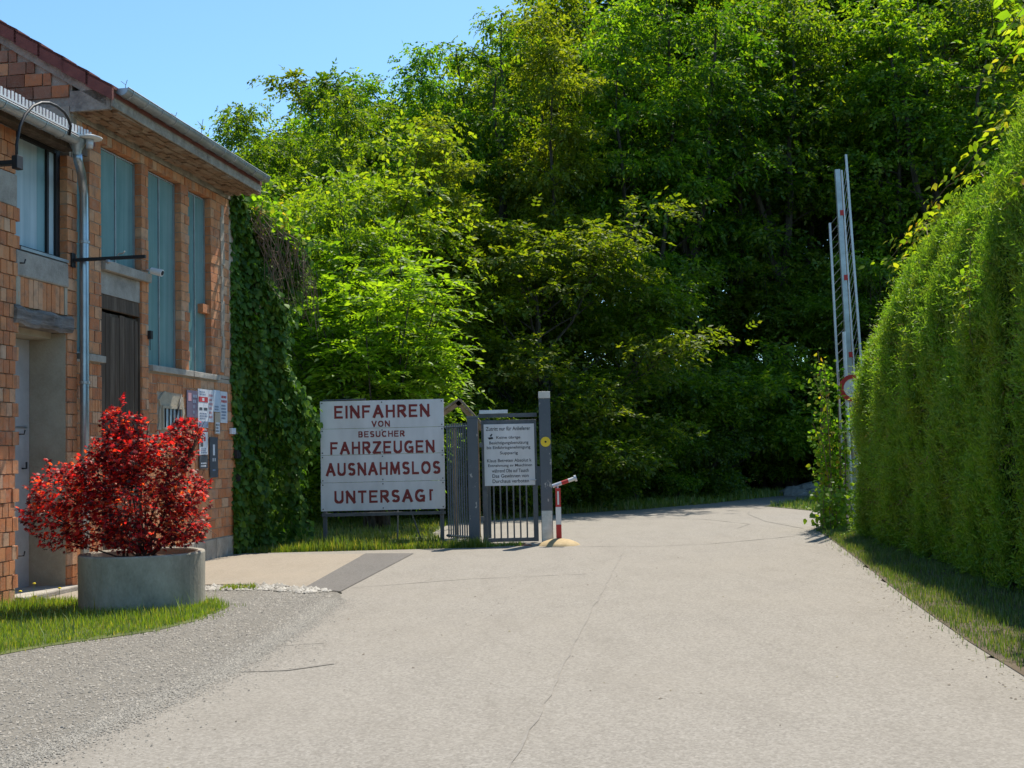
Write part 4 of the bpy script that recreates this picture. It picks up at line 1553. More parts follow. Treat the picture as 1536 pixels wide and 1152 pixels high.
def painted(txt, x0, x1, z0, z1, y, mat, parent, wt=.17, gap=.30):
    """hand-painted capitals: each stroke a flat quad chain, each layer a hair in front of the last"""
    H_ = z1 - z0
    tot = sum(GLY[ch][0] + wt for ch in txt) + gap * (len(txt) - 1)
    kx = (x1 - x0) / tot
    mb = MB()
    x = x0
    for ch in txt:
        w, strokes = GLY[ch]
        for q, st in enumerate(strokes):
            pts = [Vector((x + (wt / 2 + px_ * w) * kx, z0 + H_ * (wt * .42 + pz * (1 - wt * .84)))) for px_, pz in st]
            yy = y - .0004 * q
            L_, R_ = [], []
            for i in range(len(pts)):
                d_ = (pts[min(i + 1, len(pts) - 1)] - pts[max(i - 1, 0)]).normalized()
                nrm = Vector((-d_.y, d_.x))
                hw = wt * .5 * (kx * abs(nrm.x) * 1.1 + H_ * .80 * abs(nrm.y))
                e = Vector((0, 0))
                if len(pts) == 2 and abs(d_.x) > .3:
                    e = d_ * (0 if ch in 'AVMN' else wt * .5 * kx) * (1 if i else -1)
                if abs(d_.x) <= .3 or (len(pts) == 2 and ch in 'AVMN' and abs(d_.y) > .3):
                    e = d_ * (wt * .42 * H_ * (1 if i else -1)) if i in (0, len(pts) - 1) else e
                L_.append(pts[i] + nrm * hw + e)
                R_.append(pts[i] - nrm * hw + e)
            n = len(pts)
            vs = [(v.x, yy, v.y) for v in L_] + [(v.x, yy, v.y) for v in R_]
            mb.add(vs, [(i, i + 1, n + i + 1, n + i) for i in range(n - 1)])
        x += (w + wt + gap) * kx
    return mb.build('lettering', mat, parent)


for txt, a, b, t_, c in (("EINFAHREN", 168, 766, 196, 276), ("VON", 402, 516, 294, 332), ("BESUCHER", 318, 608, 357, 395), ("FAHRZEUGEN", 140, 794, 420, 498), ("AUSNAHMSLOS", 112, 828, 550, 630), ("UNTERSAG", 162, 728, 722, 800)):
    painted(txt, sx(a), sx(b), sz(c), sz(t_), yt, 'signred', bs, wt=.22 if len(txt) > 3 else .2)
mb = MB()
for a, b, c, d_ in ((757, 770, 724, 793), (770.2, 780, 724, 736)):
    mb.add([(sx(a), yt, sz(d_)), (sx(b), yt, sz(d_)), (sx(b), yt, sz(c)), (sx(a), yt, sz(c))], [(0, 1, 2, 3)])
mb.build('lettering', 'signred', bs)
sc = MB()
for zz in (SZ1 - .04, seams[3] + .04, seams[3] - .04, seams[2] + .04, seams[2] - .04, seams[1] + .04, seams[1] - .04, SZ0 + .04):
    for x in (SX0 + .035, (SX0 + SX1) / 2, SX1 - .035):
        sc.tube([(x, SY - .013, zz), (x, SY - .019, zz)], .013, 8)
sc.build('screws', 'frame', bs)['kind'] = 'stuff'

# ------------------------------------------------------------------ fence panel, gate, posts
fn_ = thing('fence_panel', 'short blue-grey fence of upright bars between the sign and the gate', 'fence', (-1.0, 21.0, 0))
fa, fb_ = Vector((-1.21, 21.25, 0)), Vector((-.80, 20.72, 0))
NB = 10
for k in range(NB):
    p = fa.lerp(fb_, (k + .2) / (NB - .6))
    mb = MB()
    mb.box((p.x - .013, p.y - .013, .10), (p.x + .013, p.y + .013, 2.16))
    mb.build('bar', 'fencepaint', fn_)
for z in (.14, 2.10):
    mb = MB()
    dv = (fb_ - fa).normalized()
    mb.tube([fa - dv * .05 + Vector((0, 0, z)), fb_ + dv * .05 + Vector((0, 0, z))], .024, 4)
    mb.build('rail', 'fencepaint', fn_)
gp = thing('gate_post', 'blue-grey square post where the barred fence meets the gate', 'post', (-.72, 20.62, 0))
mb = MB()
mb.box((-.81, 20.55, 0), (-.625, 20.73, 2.24))
mb.build('shaft', 'postpaint', gp, bevel=.008)
mb = MB()
mb.box((-.82, 20.54, 2.2405), (-.615, 20.74, 2.27))
mb.build('cap', 'fencepaint', gp)
mb = MB()
mb.box((-.60, 20.60, .42), (-.545, 20.66, .5))
mb.box((-.60, 20.60, 1.72), (-.545, 20.66, 1.8))
mb.build('hinge', 'frame', gp)

gt = thing('gate', 'grey steel pedestrian gate with upright bars and a notice board on it', 'gate', (-.08, 20.9, 0))
GX0, GX1, GY = -.57, .415, 20.9
mb = MB()
mb.box((GX0, GY - .03, .03), (GX0 + .085, GY + .03, 2.2))
mb.box((GX1 - .085, GY - .03, .03), (GX1, GY + .03, 2.2))
mb.box((GX0 + .085, GY - .028, 2.11), (GX1 - .085, GY + .028, 2.198))
mb.box((GX0 + .085, GY - .028, .032), (GX1 - .085, GY + .028, .10))
mb.build('frame', 'frame', gt, bevel=.004)
for k in range(6):
    x = GX0 + .085 + (GX1 - GX0 - .17) * (k + 1) / 7
    mb = MB()
    mb.box((x - .014, GY - .012, .1005), (x + .014, GY + .012, 2.1095))
    mb.build('bar', 'frame', gt)
mb = MB()
mb.box((GX1 - .07, GY - .05, 1.02), (GX1 + .07, GY - .0305, 1.36))
lk = mb.build('lock_case', 'postpaint', gt)
mb = MB()
mb.tube([(GX1 - .03, GY - .05, 1.12), (GX1 - .03, GY - .1, 1.12), (GX1 - .13, GY - .1, 1.12)], .011, 6)
mb.build('handle', 'alu', lk)
tp = thing('gate_header', 'grey steel header bar spanning over the gate', 'bar', (-.1, 20.95, 2.2))
mb = MB()
mb.box((-.62, 20.96, 2.25), (.43, 21.02, 2.32))
mb.build('bar', 'frame', tp)
mb = MB()
mb.box((-.60, 20.93, 2.3205), (-.09, 21.05, 2.385))
mb.build('box', 'alu', tp)
# old inner jamb behind the gate
jp = thing('gate_jamb', 'pale rusty jamb post standing just behind the hinge side of the gate', 'post', (-.46, 21.1, 0))
mb = MB()
mb.box((-.50, 21.06, 0), (-.43, 21.14, 2.24))
mb.build('shaft', 'postpaint', jp)
mb = MB()
mb.box((-.53, 21.05, .0), (-.40, 21.16, .03))
mb.build('foot_plate', 'frame', jp)

ns = thing('gate_sign', 'white notice board with many lines of black text on the gate', 'sign', (-.08, 20.85, 1.03))
NX0, NX1, NZ0, NZ1, NY = -.525, .375, 1.03, 2.125, 20.85
mb = MB()
mb.box((NX0, NY - .006, NZ0), (NX1, NY + .006, NZ1))
mb.build('board', 'signwhite', ns, bevel=.003)


def nx(px):
    return NX0 + (px - 266) * (NX1 - NX0) / 320.0


def nz(py):
    return NZ1 - (py - 268) * (NZ1 - NZ0) / 380.0


for txt, a, b, t_, c in (("Zutritt nur für Anlieferer", 280, 562, 284, 308), ("Keine übrige", 345, 498, 342, 364), ("Besichtigungsbenutzung", 300, 548, 374, 398),
                         ("bis Einfahrtsgenehmigung", 284, 560, 403, 427), ("Supparig", 366, 480, 437, 461), ("Klaus Betreten Absolut k", 284, 566, 483, 503),
                         ("Entnehmung ev Maschinen", 290, 568, 515, 537), ("während Obs auf Tausch", 313, 546, 545, 567), ("Das Gewinnen von", 315, 545, 577, 599), ("Durchaus verboten", 316, 546, 609, 631)):
    lettering(txt, nx(a), nx(b), nz(c), nz(t_), NY - .010, 'ink', ns, bold=.008)
mb = MB()
for poly in ([(290, 350), (322, 346), (326, 358), (300, 362)], [(303, 340), (316, 326), (322, 330), (312, 345)]):
    mb.add([(nx(a), NY - .010, nz(b)) for a, b in poly], [tuple(range(len(poly) - 1, -1, -1))])
mb.build('pictogram', 'ink', ns)

bp = thing('gate_post', 'tall grey steel gate post with a cream top, beside the road', 'post', (.56, 20.7, 0))
mb = MB()
mb.box((.465, 20.6, 0), (.665, 20.8, 2.56))
mb.build('shaft', 'postpaint', bp, bevel=.008)
mb = MB()
mb.box((.462, 20.597, 2.5605), (.668, 20.803, 2.68))
mb.build('cap', 'capwhite', bp, bevel=.006)
mb = MB()
mb.box((.47, 20.594, .04), (.655, 20.5985, .58))
mb.build('patch_plate', 'zinc', bp)
dk = thing('reflector_disc', 'round yellow disc fixed on the tall gate post', 'disc', (.565, 20.59, 1.79))
mb = MB()
mb.tube([(.568, 20.598, 1.79), (.568, 20.58, 1.79)], .088, 28)
mb.build('plate', 'yellow', dk)
mb = MB()
mb.tube([(.568, 20.5795, 1.79), (.568, 20.576, 1.79)], .018, 10)
mb.build('bolt', 'black', dk)

mo = thing('mound', 'low sandy-yellow concrete mound at the foot of the red and white post', 'mound', (.74, 20.15, 0))
mb = MB()
vs, prof = [], [(.37, .005), (.35, .03), (.29, .065), (.19, .10), (.09, .12), (.001, .125)]
mb.lathe(prof, 26, (.74, 20.15, 0))
mb.v = [(x + random.uniform(-.008, .008), y + random.uniform(-.008, .008), z) for x, y, z in mb.v]
mb.build('mass', 'mound', mo, smooth=True)
rp = thing('barrier_rest', 'red and white barrier rest post with a short tilted arm', 'post', (.75, 20.22, .1))
for z0, z1, mt in ((.10, .36, 'red'), (.36, .66, 'white'), (.66, .98, 'red')):
    mb = MB()
    mb.box((.705, 20.18, z0 + .0005), (.795, 20.26, z1 - .0005))
    mb.build('post_band', mt, rp)
mb = MB()
mb.box((.735, 20.177, .70), (.765, 20.1795, .93))
mb.build('reflector', 'white', rp)
a0, a1 = Vector((.66, 20.3, 1.015)), Vector((1.08, 20.3, 1.15))
for t0, t1, mt in ((0, .38, 'alu'), (.38, .66, 'red'), (.66, .92, 'white'), (.92, 1.0, 'alu')):
    mb = MB()
    mb.tube([a0.lerp(a1, t0), a0.lerp(a1, t1)], .034 if t1 < 1 else .055, 12)
    mb.build('arm_band', mt, rp)
mb = MB()
mb.box((.735, 20.255, .9), (.765, 20.30, 1.04))
mb.build('fork', 'alu', rp)

# pavers at the gate threshold
th_ = thing('threshold', 'row of worn clay pavers across the foot of the gate', 'threshold', (-.1, 20.25, 0))
for r_ in range(2):
    for k in range(7):
        mb = MB()
        x = -.60 + k * .148 + r_ * .05
        y = 20.12 + r_ * .15
        z = .03 + rnd.uniform(-.008, .012)
        mb.box((x, y, .005), (x + .135, y + .135, z), 0, None, .006)
        mb.build('paver', 'brickold' if (k + r_) % 3 else 'concrete', th_)

# wooden shelter roof behind the fence
sh = thing('shelter', 'small timber notice shelter with a pitched roof behind the fence', 'shelter', (-1.0, 22.6, 0))
ap = Vector((-1.02, 22.6, 2.64))
for e in (Vector((-1.62, 22.6, 2.26)), Vector((-.56, 22.6, 2.10))):
    dv = (e - ap).normalized()
    up_ = Vector((-dv.z, 0, dv.x))
    if up_.z < 0:
        up_ = -up_
    mb = MB()
    q = [ap, e, e + up_ * .04, ap + up_ * .04]
    mb.add([v + Vector((0, -.3, 0)) for v in q] + [v + Vector((0, .9, 0)) for v in q], [(0, 1, 2, 3), (7, 6, 5, 4), (0, 4, 5, 1), (1, 5, 6, 2), (2, 6, 7, 3), (3, 7, 4, 0)])
    mb.build('roof_slope', 'shingle', sh)
    mb = MB()
    q = [ap - up_ * .005, e - up_ * .005, e - up_ * .09, ap - up_ * .09]
    mb.add([v + Vector((0, -.28, 0)) for v in q] + [v + Vector((0, -.22, 0)) for v in q], [(0, 1, 2, 3), (7, 6, 5, 4), (0, 4, 5, 1), (1, 5, 6, 2), (2, 6, 7, 3), (3, 7, 4, 0)])
    mb.build('rafter', 'timber', sh)
for x in (-1.12, -.70):
    mb = MB()
    mb.box((x - .04, 22.4, 0), (x + .04, 22.48, 2.2))
    mb.build('post', 'timber', sh)

# ------------------------------------------------------------------ raised boom barrier by the hedge
bmT = thing('boom_barrier', 'raised aluminium boom barrier with folded grille standing above the hedge end', 'barrier', (6.8, 23.4, 0))


def lerp3(a, b, t):
    return tuple(a[i] + (b[i] - a[i]) * t for i in range(3))


def beam(mb, a, b, w, d_, mi=0):
    a, b = Vector(a), Vector(b)
    ax = (b - a).normalized()
    sx_ = Vector((1, 0, 0))
    sx_ = (sx_ - ax * sx_.dot(ax)).normalized()
    sy_ = ax.cross(sx_)
    vs = []
    for p in (a, b):
        for i, j in ((-1, -1), (1, -1), (1, 1), (-1, 1)):
            vs.append(p + sx_ * (i * w) + sy_ * (j * d_))
    mb.add(vs, [(3, 2, 1, 0), (4, 5, 6, 7), (0, 1, 5, 4), (1, 2, 6, 5), (2, 3, 7, 6), (3, 0, 4, 7)])


midT, midB = (6.70, 23.4, 7.2), (6.83, 23.4, 1.2)
rT, rB = (6.86, 23.3, 7.48), (7.06, 23.3, 1.4)
lT, lB = (6.535, 23.5, 6.13), (6.60, 23.5, 1.4)
mb = MB()
beam(mb, midT, midB, .050, .04)
bo = mb.build('boom', 'zinc', bmT)
for t in (.14, .36, .62, .85):
    mb = MB()
    a, b = lerp3(midT, midB, t), lerp3(midT, midB, t + .018)
    beam(mb, (a[0] + .03, a[1], a[2]), (b[0] + .03, b[1], b[2]), .036, .054)
    mb.build('red_mark', 'red', bo)
mb = MB()
beam(mb, (midT[0] + .085, 23.38, 7.18), (midB[0] + .085, 23.38, 1.2), .014, .02)
mb.build('edge_strip', 'alu', bmT)
for nm, a, b in (('rail', rT, rB), ('rail', lT, lB)):
    mb = MB()
    beam(mb, a, b, .020, .020)
    mb.build(nm, 'alu', bmT)
for k in range(30):
    t = .03 + k / 30 * .95
    a = lerp3(rT, rB, t)
    b = lerp3(midT, midB, min(1, t + .03))
    mb = MB()
    mb.tube([a, (b[0] + .08, b[1], b[2])], .0038, 4)
    mb.build('rung', 'zinc', bmT)
for k in range(26):
    t = .01 + k / 26 * .97
    a = lerp3(lT, lB, t)
    zt = a[2] + .16
    tm = (midT[2] - zt) / (midT[2] - midB[2])
    b = lerp3(midT, midB, tm)
    mb = MB()
    mb.tube([a, (b[0] - .06, b[1], b[2])], .0038, 4)
    mb.build('rung', 'zinc', bmT)
mb = MB()
mb.box((6.62, 23.2, 0), (7.12, 23.6, 1.25))
mb.build('drive_housing', 'zinc', bmT, bevel=.02)

rs = thing('round_sign', 'round red-rimmed white traffic sign on a pale pole, half hidden by the hedge', 'sign', (6.6, 22.95, 0))
mb = MB()
mb.tube([(6.60, 22.98, 0), (6.585, 22.98, 3.85)], .035, 10)
mb.build('pole', 'alu', rs)
mb = MB()
mb.tube([(6.70, 22.93, 2.73), (6.70, 22.91, 2.73)], .205, 32)
mb.build('face', 'white', rs)
mb = MB()
NN = 36
ri, ro = .185, .265
vs = [(6.70 + r_ * math.cos(2 * math.pi * k / NN), y, 2.73 + r_ * math.sin(2 * math.pi * k / NN)) for y in (22.90, 22.935) for r_ in (ri, ro) for k in range(NN)]
fs = []
for k in range(NN):
    k2_ = (k + 1) % NN
    fs += [(k, NN + k, NN + k2_, k2_), (2 * NN + k, 2 * NN + k2_, 3 * NN + k2_, 3 * NN + k), (NN + k, 3 * NN + k, 3 * NN + k2_, NN + k2_), (k, k2_, 2 * NN + k2_, 2 * NN + k)]
mb.add(vs, fs)
mb.build('rim', 'red', rs)

# boulder at the bend
mb = MB()
g = np.random.default_rng(31)
for k, (cx, cy, r_) in enumerate(((9.2, 38.6, .42), (9.9, 38.9, .55), (10.4, 38.7, .38))):
    vs = []
    nl, na = 6, 10
    for i in range(nl + 1):
        ph = math.pi / 2 * i / nl
        for j in range(na):
            th2 = 2 * math.pi * j / na
            rr = r_ * g.uniform(.85, 1.12)
            vs.append((cx + rr * math.cos(ph) * math.cos(th2) * 1.2, cy + rr * math.cos(ph) * math.sin(th2), -.03 + rr * math.sin(ph) * .8))
    fs = [(i * na + j, i * na + (j + 1) % na, (i + 1) * na + (j + 1) % na, (i + 1) * na + j) for i in range(nl) for j in range(na)]
    m_ = MB()
    m_.add(vs, fs)
    tag(m_.build('boulder', 'rock'), ('smaller grey boulder at the road bend, left of three', 'biggest grey boulder at the road bend', 'small grey boulder at the road bend, nearest the hedge')[k], 'boulder', 'boulders at the road bend')

# ------------------------------------------------------------------ hedge
HA, HB = np.array([4.82, 6.5]), np.array([6.06, 21.1])
HD = (HB - HA) / np.linalg.norm(HB - HA)
HN = np.array([-HD[1], HD[0]])           # towards the road
HLEN = float(np.linalg.norm(HB - HA))
HTH = 2.0


def hedge_h(u):
    y = HA[1] + HD[1] * u
    return np.interp(y, [6.5, 10.5, 12.2, 13.0, 14.6, 18, 19.6, 21.1], [6.1, 6.1, 5.85, 5.45, 4.95, 4.55, 4.2, 3.7])


_gr = np.random.default_rng(44)
RIBC = np.cumsum(_gr.uniform(.20, .46, 70)) - .3
RIBA = _gr.uniform(.15, .33, 70)


def rib(u, seed):
    """close-set upright stems: each a round bulge, with a deep slot between neighbours"""
    k = np.clip(np.searchsorted(RIBC, u) - 1, 0, 68)
    w = RIBC[k + 1] - RIBC[k]
    x = np.clip((u - RIBC[k]) / w * 2 - 1, -1, 1)
    return RIBA[k] * np.sqrt(np.maximum(0, 1 - x * x)) + .06 * np.sin(u * 1.3)


def hedge_point(u, v, g_):
    """u along, v 0..1 of the profile: front face 0..0.78, top 0.78..1"""
    h = hedge_h(u)
    end = np.clip((HLEN - u) / .9, 0, 1)
    n_off = rib(u + .05 * np.sin(v * 9 + u * 2), 4) - .24
    front = v < .8
    t = v / .8
    z = np.where(front, t * h, h)
    n = np.where(front, 0., -(v - .8) / .2 * HTH)
    rnd_ = np.clip((t - .50) / .50, 0, 1)
    n = n - np.where(front, rnd_ ** 2.2 * .68, .68 * (1 - np.clip((v - .8) / .15, 0, 1)))
    z = np.where(front, z - 0.10 * rnd_ ** 2, z + .12 * np.sin(u * 3.1) * np.sin(u * 1.3))
    n = n + n_off * np.where(front, 1, .5) + .10 * np.sin(u * 1.9 + z * 1.1) * np.sin(z * 1.7 + u)
    n = n - (1 - np.sqrt(1 - (1 - end) ** 2)) * 1.0
    return z, n


hedge = thing('hedge', 'tall clipped thuja hedge along the right side of the road', 'hedge', (float(HA[0] + HB[0]) / 2 + 1, float(HA[1] + HB[1]) / 2, 0))
HO = np.array(hedge.location)
# core mesh
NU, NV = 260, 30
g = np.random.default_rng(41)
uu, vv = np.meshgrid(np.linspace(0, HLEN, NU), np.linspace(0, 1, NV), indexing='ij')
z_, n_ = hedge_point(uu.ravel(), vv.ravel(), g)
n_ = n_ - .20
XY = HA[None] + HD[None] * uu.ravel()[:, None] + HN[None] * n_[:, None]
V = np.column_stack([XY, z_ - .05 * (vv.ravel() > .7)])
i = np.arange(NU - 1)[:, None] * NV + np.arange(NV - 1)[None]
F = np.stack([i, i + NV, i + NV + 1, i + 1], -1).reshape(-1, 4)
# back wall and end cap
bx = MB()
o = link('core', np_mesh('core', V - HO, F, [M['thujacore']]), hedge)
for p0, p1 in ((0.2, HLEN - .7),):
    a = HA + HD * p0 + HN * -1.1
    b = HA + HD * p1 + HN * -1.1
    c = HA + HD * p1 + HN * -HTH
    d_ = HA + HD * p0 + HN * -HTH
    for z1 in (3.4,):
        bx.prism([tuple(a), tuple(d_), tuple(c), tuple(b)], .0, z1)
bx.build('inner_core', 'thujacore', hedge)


def thuja_geo(n, usamp, seed, push=0.):
    g_ = np.random.default_rng(seed)
    u, v = usamp(g_, n)
    z, nn2 = hedge_point(u, v, g_)
    nn2 = nn2 + g_.normal(0, .035, n) + push
    P = np.column_stack([HA[None] + HD[None] * u[:, None] + HN[None] * nn2[:, None], z + g_.normal(0, .03, n)])
    top = (v > .76)[:, None]
    out = np.column_stack([np.repeat(HN[None], n, 0), np.zeros(n)])
    along = np.column_stack([np.repeat(HD[None], n, 0), np.zeros(n)])
    endf = np.clip(1 - (HLEN - u) / .9, 0, 1)[:, None]
    D = np.array([0, 0, 1.])[None] * np.where(top, .8, .95) + out * np.where(top, .2, .42) + along * endf * .5 + g_.normal(0, .24, (n, 3))
    U = out + along * endf + g_.normal(0, .55, (n, 3))
    ln = g_.uniform(.10, .21, n)
    return spray_geo(P, D, U, ln, 3, np.full(n, .068), np.full(n, .0085), g_, spread=.5, droop=.05, noise_=.16)


def us(g_, n):
    # denser toward the camera end where the sprays are larger in the picture
    return g_.uniform(0, 1, n) ** 1.05 * HLEN, g_.uniform(0.0, 1, n)


V, F = thuja_geo(78000, us, 51)
o = link('foliage', np_mesh('foliage', V - HO, F, [M['thuja']]), hedge)
o['kind'] = 'stuff'


def tuft_geo(n, seed, dry=False):
    g_ = np.random.default_rng(seed)
    u, v = g_.uniform(0, 1, n) * HLEN, g_.uniform(.02, .8, n)
    z, nn2 = hedge_point(u, v, g_)
    nn2 = nn2 + (g_.normal(-.06, .05, n) if dry else g_.normal(.02, .03, n))
    P = np.column_stack([HA[None] + HD[None] * u[:, None] + HN[None] * nn2[:, None], z])
    out = np.array([HN[0], HN[1], 0])
    D = out[None] * .8 + np.array([0, 0, -.15 if dry else .25])[None] + g_.normal(0, .45, (n, 3))
    U = np.array([0, 0, 1.])[None] + g_.normal(0, .5, (n, 3))
    return spray_geo(P, D, U, g_.uniform(.12, .30, n), 5, np.full(n, .062), np.full(n, .008), g_, spread=.6, droop=.35)


for cnt_, sd__, mt, nm in ((5200, 55, 'thuja', 'tufts'), (1000, 56, 'drythuja', 'dry_sprays')):
    V, F = tuft_geo(cnt_, sd__, mt == 'drythuja')
    o = link(nm, np_mesh(nm, V - HO, F, [M[mt]]), hedge)
    o['kind'] = 'stuff'


# far end face of the hedge
def end_geo(n, seed):
    g_ = np.random.default_rng(seed)
    t = g_.uniform(0, 1, n)
    z = g_.uniform(0, 1, n) * (3.7 - .5 * np.abs(t - .5))
    nn2 = -.4 - t * (HTH - .4)
    u = HLEN - .25 + .2 * np.sin(t * 9) + g_.normal(0, .05, n)
    P = np.column_stack([HA[None] + HD[None] * u[:, None] + HN[None] * nn2[:, None], z])
    D = np.array([0, 0, 1.])[None] + np.array([HD[0], HD[1], 0])[None] * .3 + g_.normal(0, .3, (n, 3))
    U = np.array([HD[0], HD[1], 0])[None] + g_.normal(0, .5, (n, 3))
    return spray_geo(P, D, U, g_.uniform(.08, .16, n), 3, np.full(n, .062), np.full(n, .0085), g_, spread=.62, droop=.05)


V, F = end_geo(4000, 52)
o = link('end_foliage', np_mesh('end_foliage', V - HO, F, [M['thuja']]), hedge)
o['kind'] = 'stuff'


# ------------------------------------------------------------------ creepers and shrubs
def vine(name, label, cat, paths, per_m, leafL, mat, spread=.12, seed=1, stemr=.008, loc=None, outward=(0, -1, 0), stemmat='stem', hang=.6, group=None, gone=None):
    g_ = np.random.default_rng(seed)
    loc = loc or paths[0][0]
    t = thing(name, label, cat, loc, group)
    sm = MB()
    Ps, As = [], []
    for pth in paths:
        sm.tube(pth, [stemr * (1 - .6 * i / max(1, len(pth) - 1)) for i in range(len(pth))], 5)
        for a, b in zip(pth[:-1], pth[1:]):
            a, b = np.array(a, float), np.array(b, float)
            L = np.linalg.norm(b - a)
            n = max(1, int(L * per_m))
            tt = g_.uniform(0, 1, (n, 1))
            Ps.append(a + (b - a) * tt + g_.normal(0, spread, (n, 3)))
            As.append(np.repeat(((b - a) / L)[None], n, 0))
    P = np.concatenate(Ps)
    A = np.concatenate(As)
    n = len(P)
    out = np.array(outward, float)
    D = A * .25 + out * .6 + g_.normal(0, .6, (n, 3)) + np.array([0, 0, -hang])
    N = out * .7 + np.array([0, 0, .7]) + g_.normal(0, .5, (n, 3))
    L = leafL * g_.uniform(.65, 1.25, n)
    V, F = leaf_geo(P, D, N, L, L * .34, six=True)
    sm.build('stem', stemmat, t)
    o_ = link('leaves', np_mesh('leaves', V - np.array(loc), F, [M[mat]]), t)
    o_['kind'] = 'stuff'
    return t


def hp(u_y, n, z):
    """point on the hedge: y along, n off the face, height"""
    u = (u_y - HA[1]) / HD[1]
    p = HA + HD * u + HN * n
    return (float(p[0]), float(p[1]), z)


OUT = (float(HN[0]), float(HN[1]), .2)
paths = []
for k in range(9):
    y0 = 11.0 + k * .85
    n0 = -.55 + .2 * math.sin(k * 2.1)
    zt = float(hedge_h((y0 - HA[1]) / HD[1])) - .05
    paths.append([hp(y0 - .2, n0, zt - .1), hp(y0 + .3, n0 - .1, zt + .18 + .1 * math.sin(k)), hp(y0 + .8, n0 + .15, zt + .02), hp(y0 + 1.1, n0 + .35, zt - .25)])
vine('creeper', 'yellow-green creeper trailing along the crest of the hedge', 'creeper', paths, 44, .105, 'creeper', .11, 61, loc=hp(14, -.4, 4.6), outward=OUT)
paths = [[hp(y, -.6, 5.5), hp(y - .05, -.5, 5.8 + .08 * k), hp(y + .1 * k - .2, -.3, 6.05 + .08 * k), hp(y - .3 + .1 * k, .0, 5.75 + .05 * k)] for k, y in enumerate((10.6, 11.2, 11.7, 12.2))]
vine('creeper', 'tall loose creeper rising above the near end of the hedge', 'creeper', paths, 36, .13, 'creeper', .15, 62, loc=hp(11.5, -.3, 5.3), outward=OUT)
paths = [[hp(13.2, .12, 3.85), hp(13.25, .14, 3.3), hp(13.3, .14, 2.85), hp(13.25, .12, 2.65)], [hp(13.4, .1, 3.6), hp(13.35, .14, 3.2)]]
vine('creeper', 'short yellowing creeper hanging halfway down the hedge face', 'creeper', paths, 45, .085, 'creeper', .05, 63, loc=hp(13.2, .1, 3.3), outward=OUT)
paths = [[hp(11.1, .0, 4.25), hp(10.9, .25, 4.1), hp(10.75, .3, 3.92)], [hp(11.4, .05, 4.3), hp(11.1, .2, 4.2)], [hp(11.8, .05, 4.35), hp(11.6, .2, 4.3)]]
vine('creeper', 'bright creeper shoot sticking out of the hedge at the photo edge', 'creeper', paths, 40, .12, 'creeper', .06, 64, loc=hp(11.1, .0, 4.25), outward=OUT)
# shrub against the far hedge end
paths = []
g = np.random.default_rng(65)
for k in range(16):
    bx_, by_ = 6.20 + g.uniform(-.1, .2), 22.9 + g.uniform(-.3, .4)
    top = g.uniform(1.2, 3.5)
    lean = g.uniform(-.20, .03)
    paths.append([(bx_, by_, 0), (bx_ + lean * .5, by_ - .1, top * .5), (bx_ + lean, by_ - .15, top * .85), (bx_ + lean * 1.8, by_ - .2, top)])
vine('shrub', 'straggly climbing shrub at the far end of the hedge below the barrier', 'shrub', paths, 40, .11, 'creeper', .09, 65, stemr=.014, loc=(6.2, 22.9, 0), outward=(-.4, -.8, .1), hang=.5)
paths = []
for k in range(9):
    bx_, by_ = 6.0 + g.uniform(-.25, .35), 22.2 + g.uniform(-.4, .5)
    paths.append([(bx_, by_, 0), (bx_ - .05, by_ - .1, .35), (bx_ + g.uniform(-.3, .2), by_ - .2, g.uniform(.55, .95))])
vine('shrub', 'low leafy bush at the foot of the far hedge end', 'shrub', paths, 60, .11, 'leafbright', .13, 66, stemr=.01, loc=(6.0, 22.2, 0), outward=(-.4, -.8, .1))
# thin sapling pole in front of it
sp_ = thing('sapling', 'thin grey sapling trunk at the far end of the hedge', 'tree', (6.2, 23.6, 0))
mb = MB()
mb.tube([(6.2, 23.6, 0), (6.22, 23.6, 1.2), (6.26, 23.6, 2.2), (6.25, 23.6, 3.2)], [.05, .042, .036, .02], 8)
mb.build('trunk', 'bark', sp_)
# small bush at the near hedge foot
paths = [[hp(9.6 + .25 * k, .15, .0), hp(9.6 + .3 * k, .3, .3), hp(9.5 + .35 * k, .35, .6 + .1 * (k % 2))] for k in range(5)]
vine('shrub', 'dark broadleaf seedling at the near foot of the hedge', 'shrub', paths, 50, .09, 'ivy', .10, 67, loc=hp(10, .2, 0), outward=OUT)

# ivy mass on the end of the hall
IVA, IVB = np.array([-4.74, 19.75]), np.array([-3.92, 21.35])
ID = (IVB - IVA) / np.linalg.norm(IVB - IVA)
IN = np.array([ID[1], -ID[0]])
ILEN = float(np.linalg.norm(IVB - IVA))
ivy = thing('ivy', 'dark ivy and climbers smothering the far corner of the brick hall', 'ivy', (-4.0, 21, 0))
IO = np.array(ivy.location)
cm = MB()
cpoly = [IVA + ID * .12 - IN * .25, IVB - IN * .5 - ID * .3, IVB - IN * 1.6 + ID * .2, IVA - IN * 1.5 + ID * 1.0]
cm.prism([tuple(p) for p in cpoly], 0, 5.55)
cm.build('core', 'thujacore', ivy)


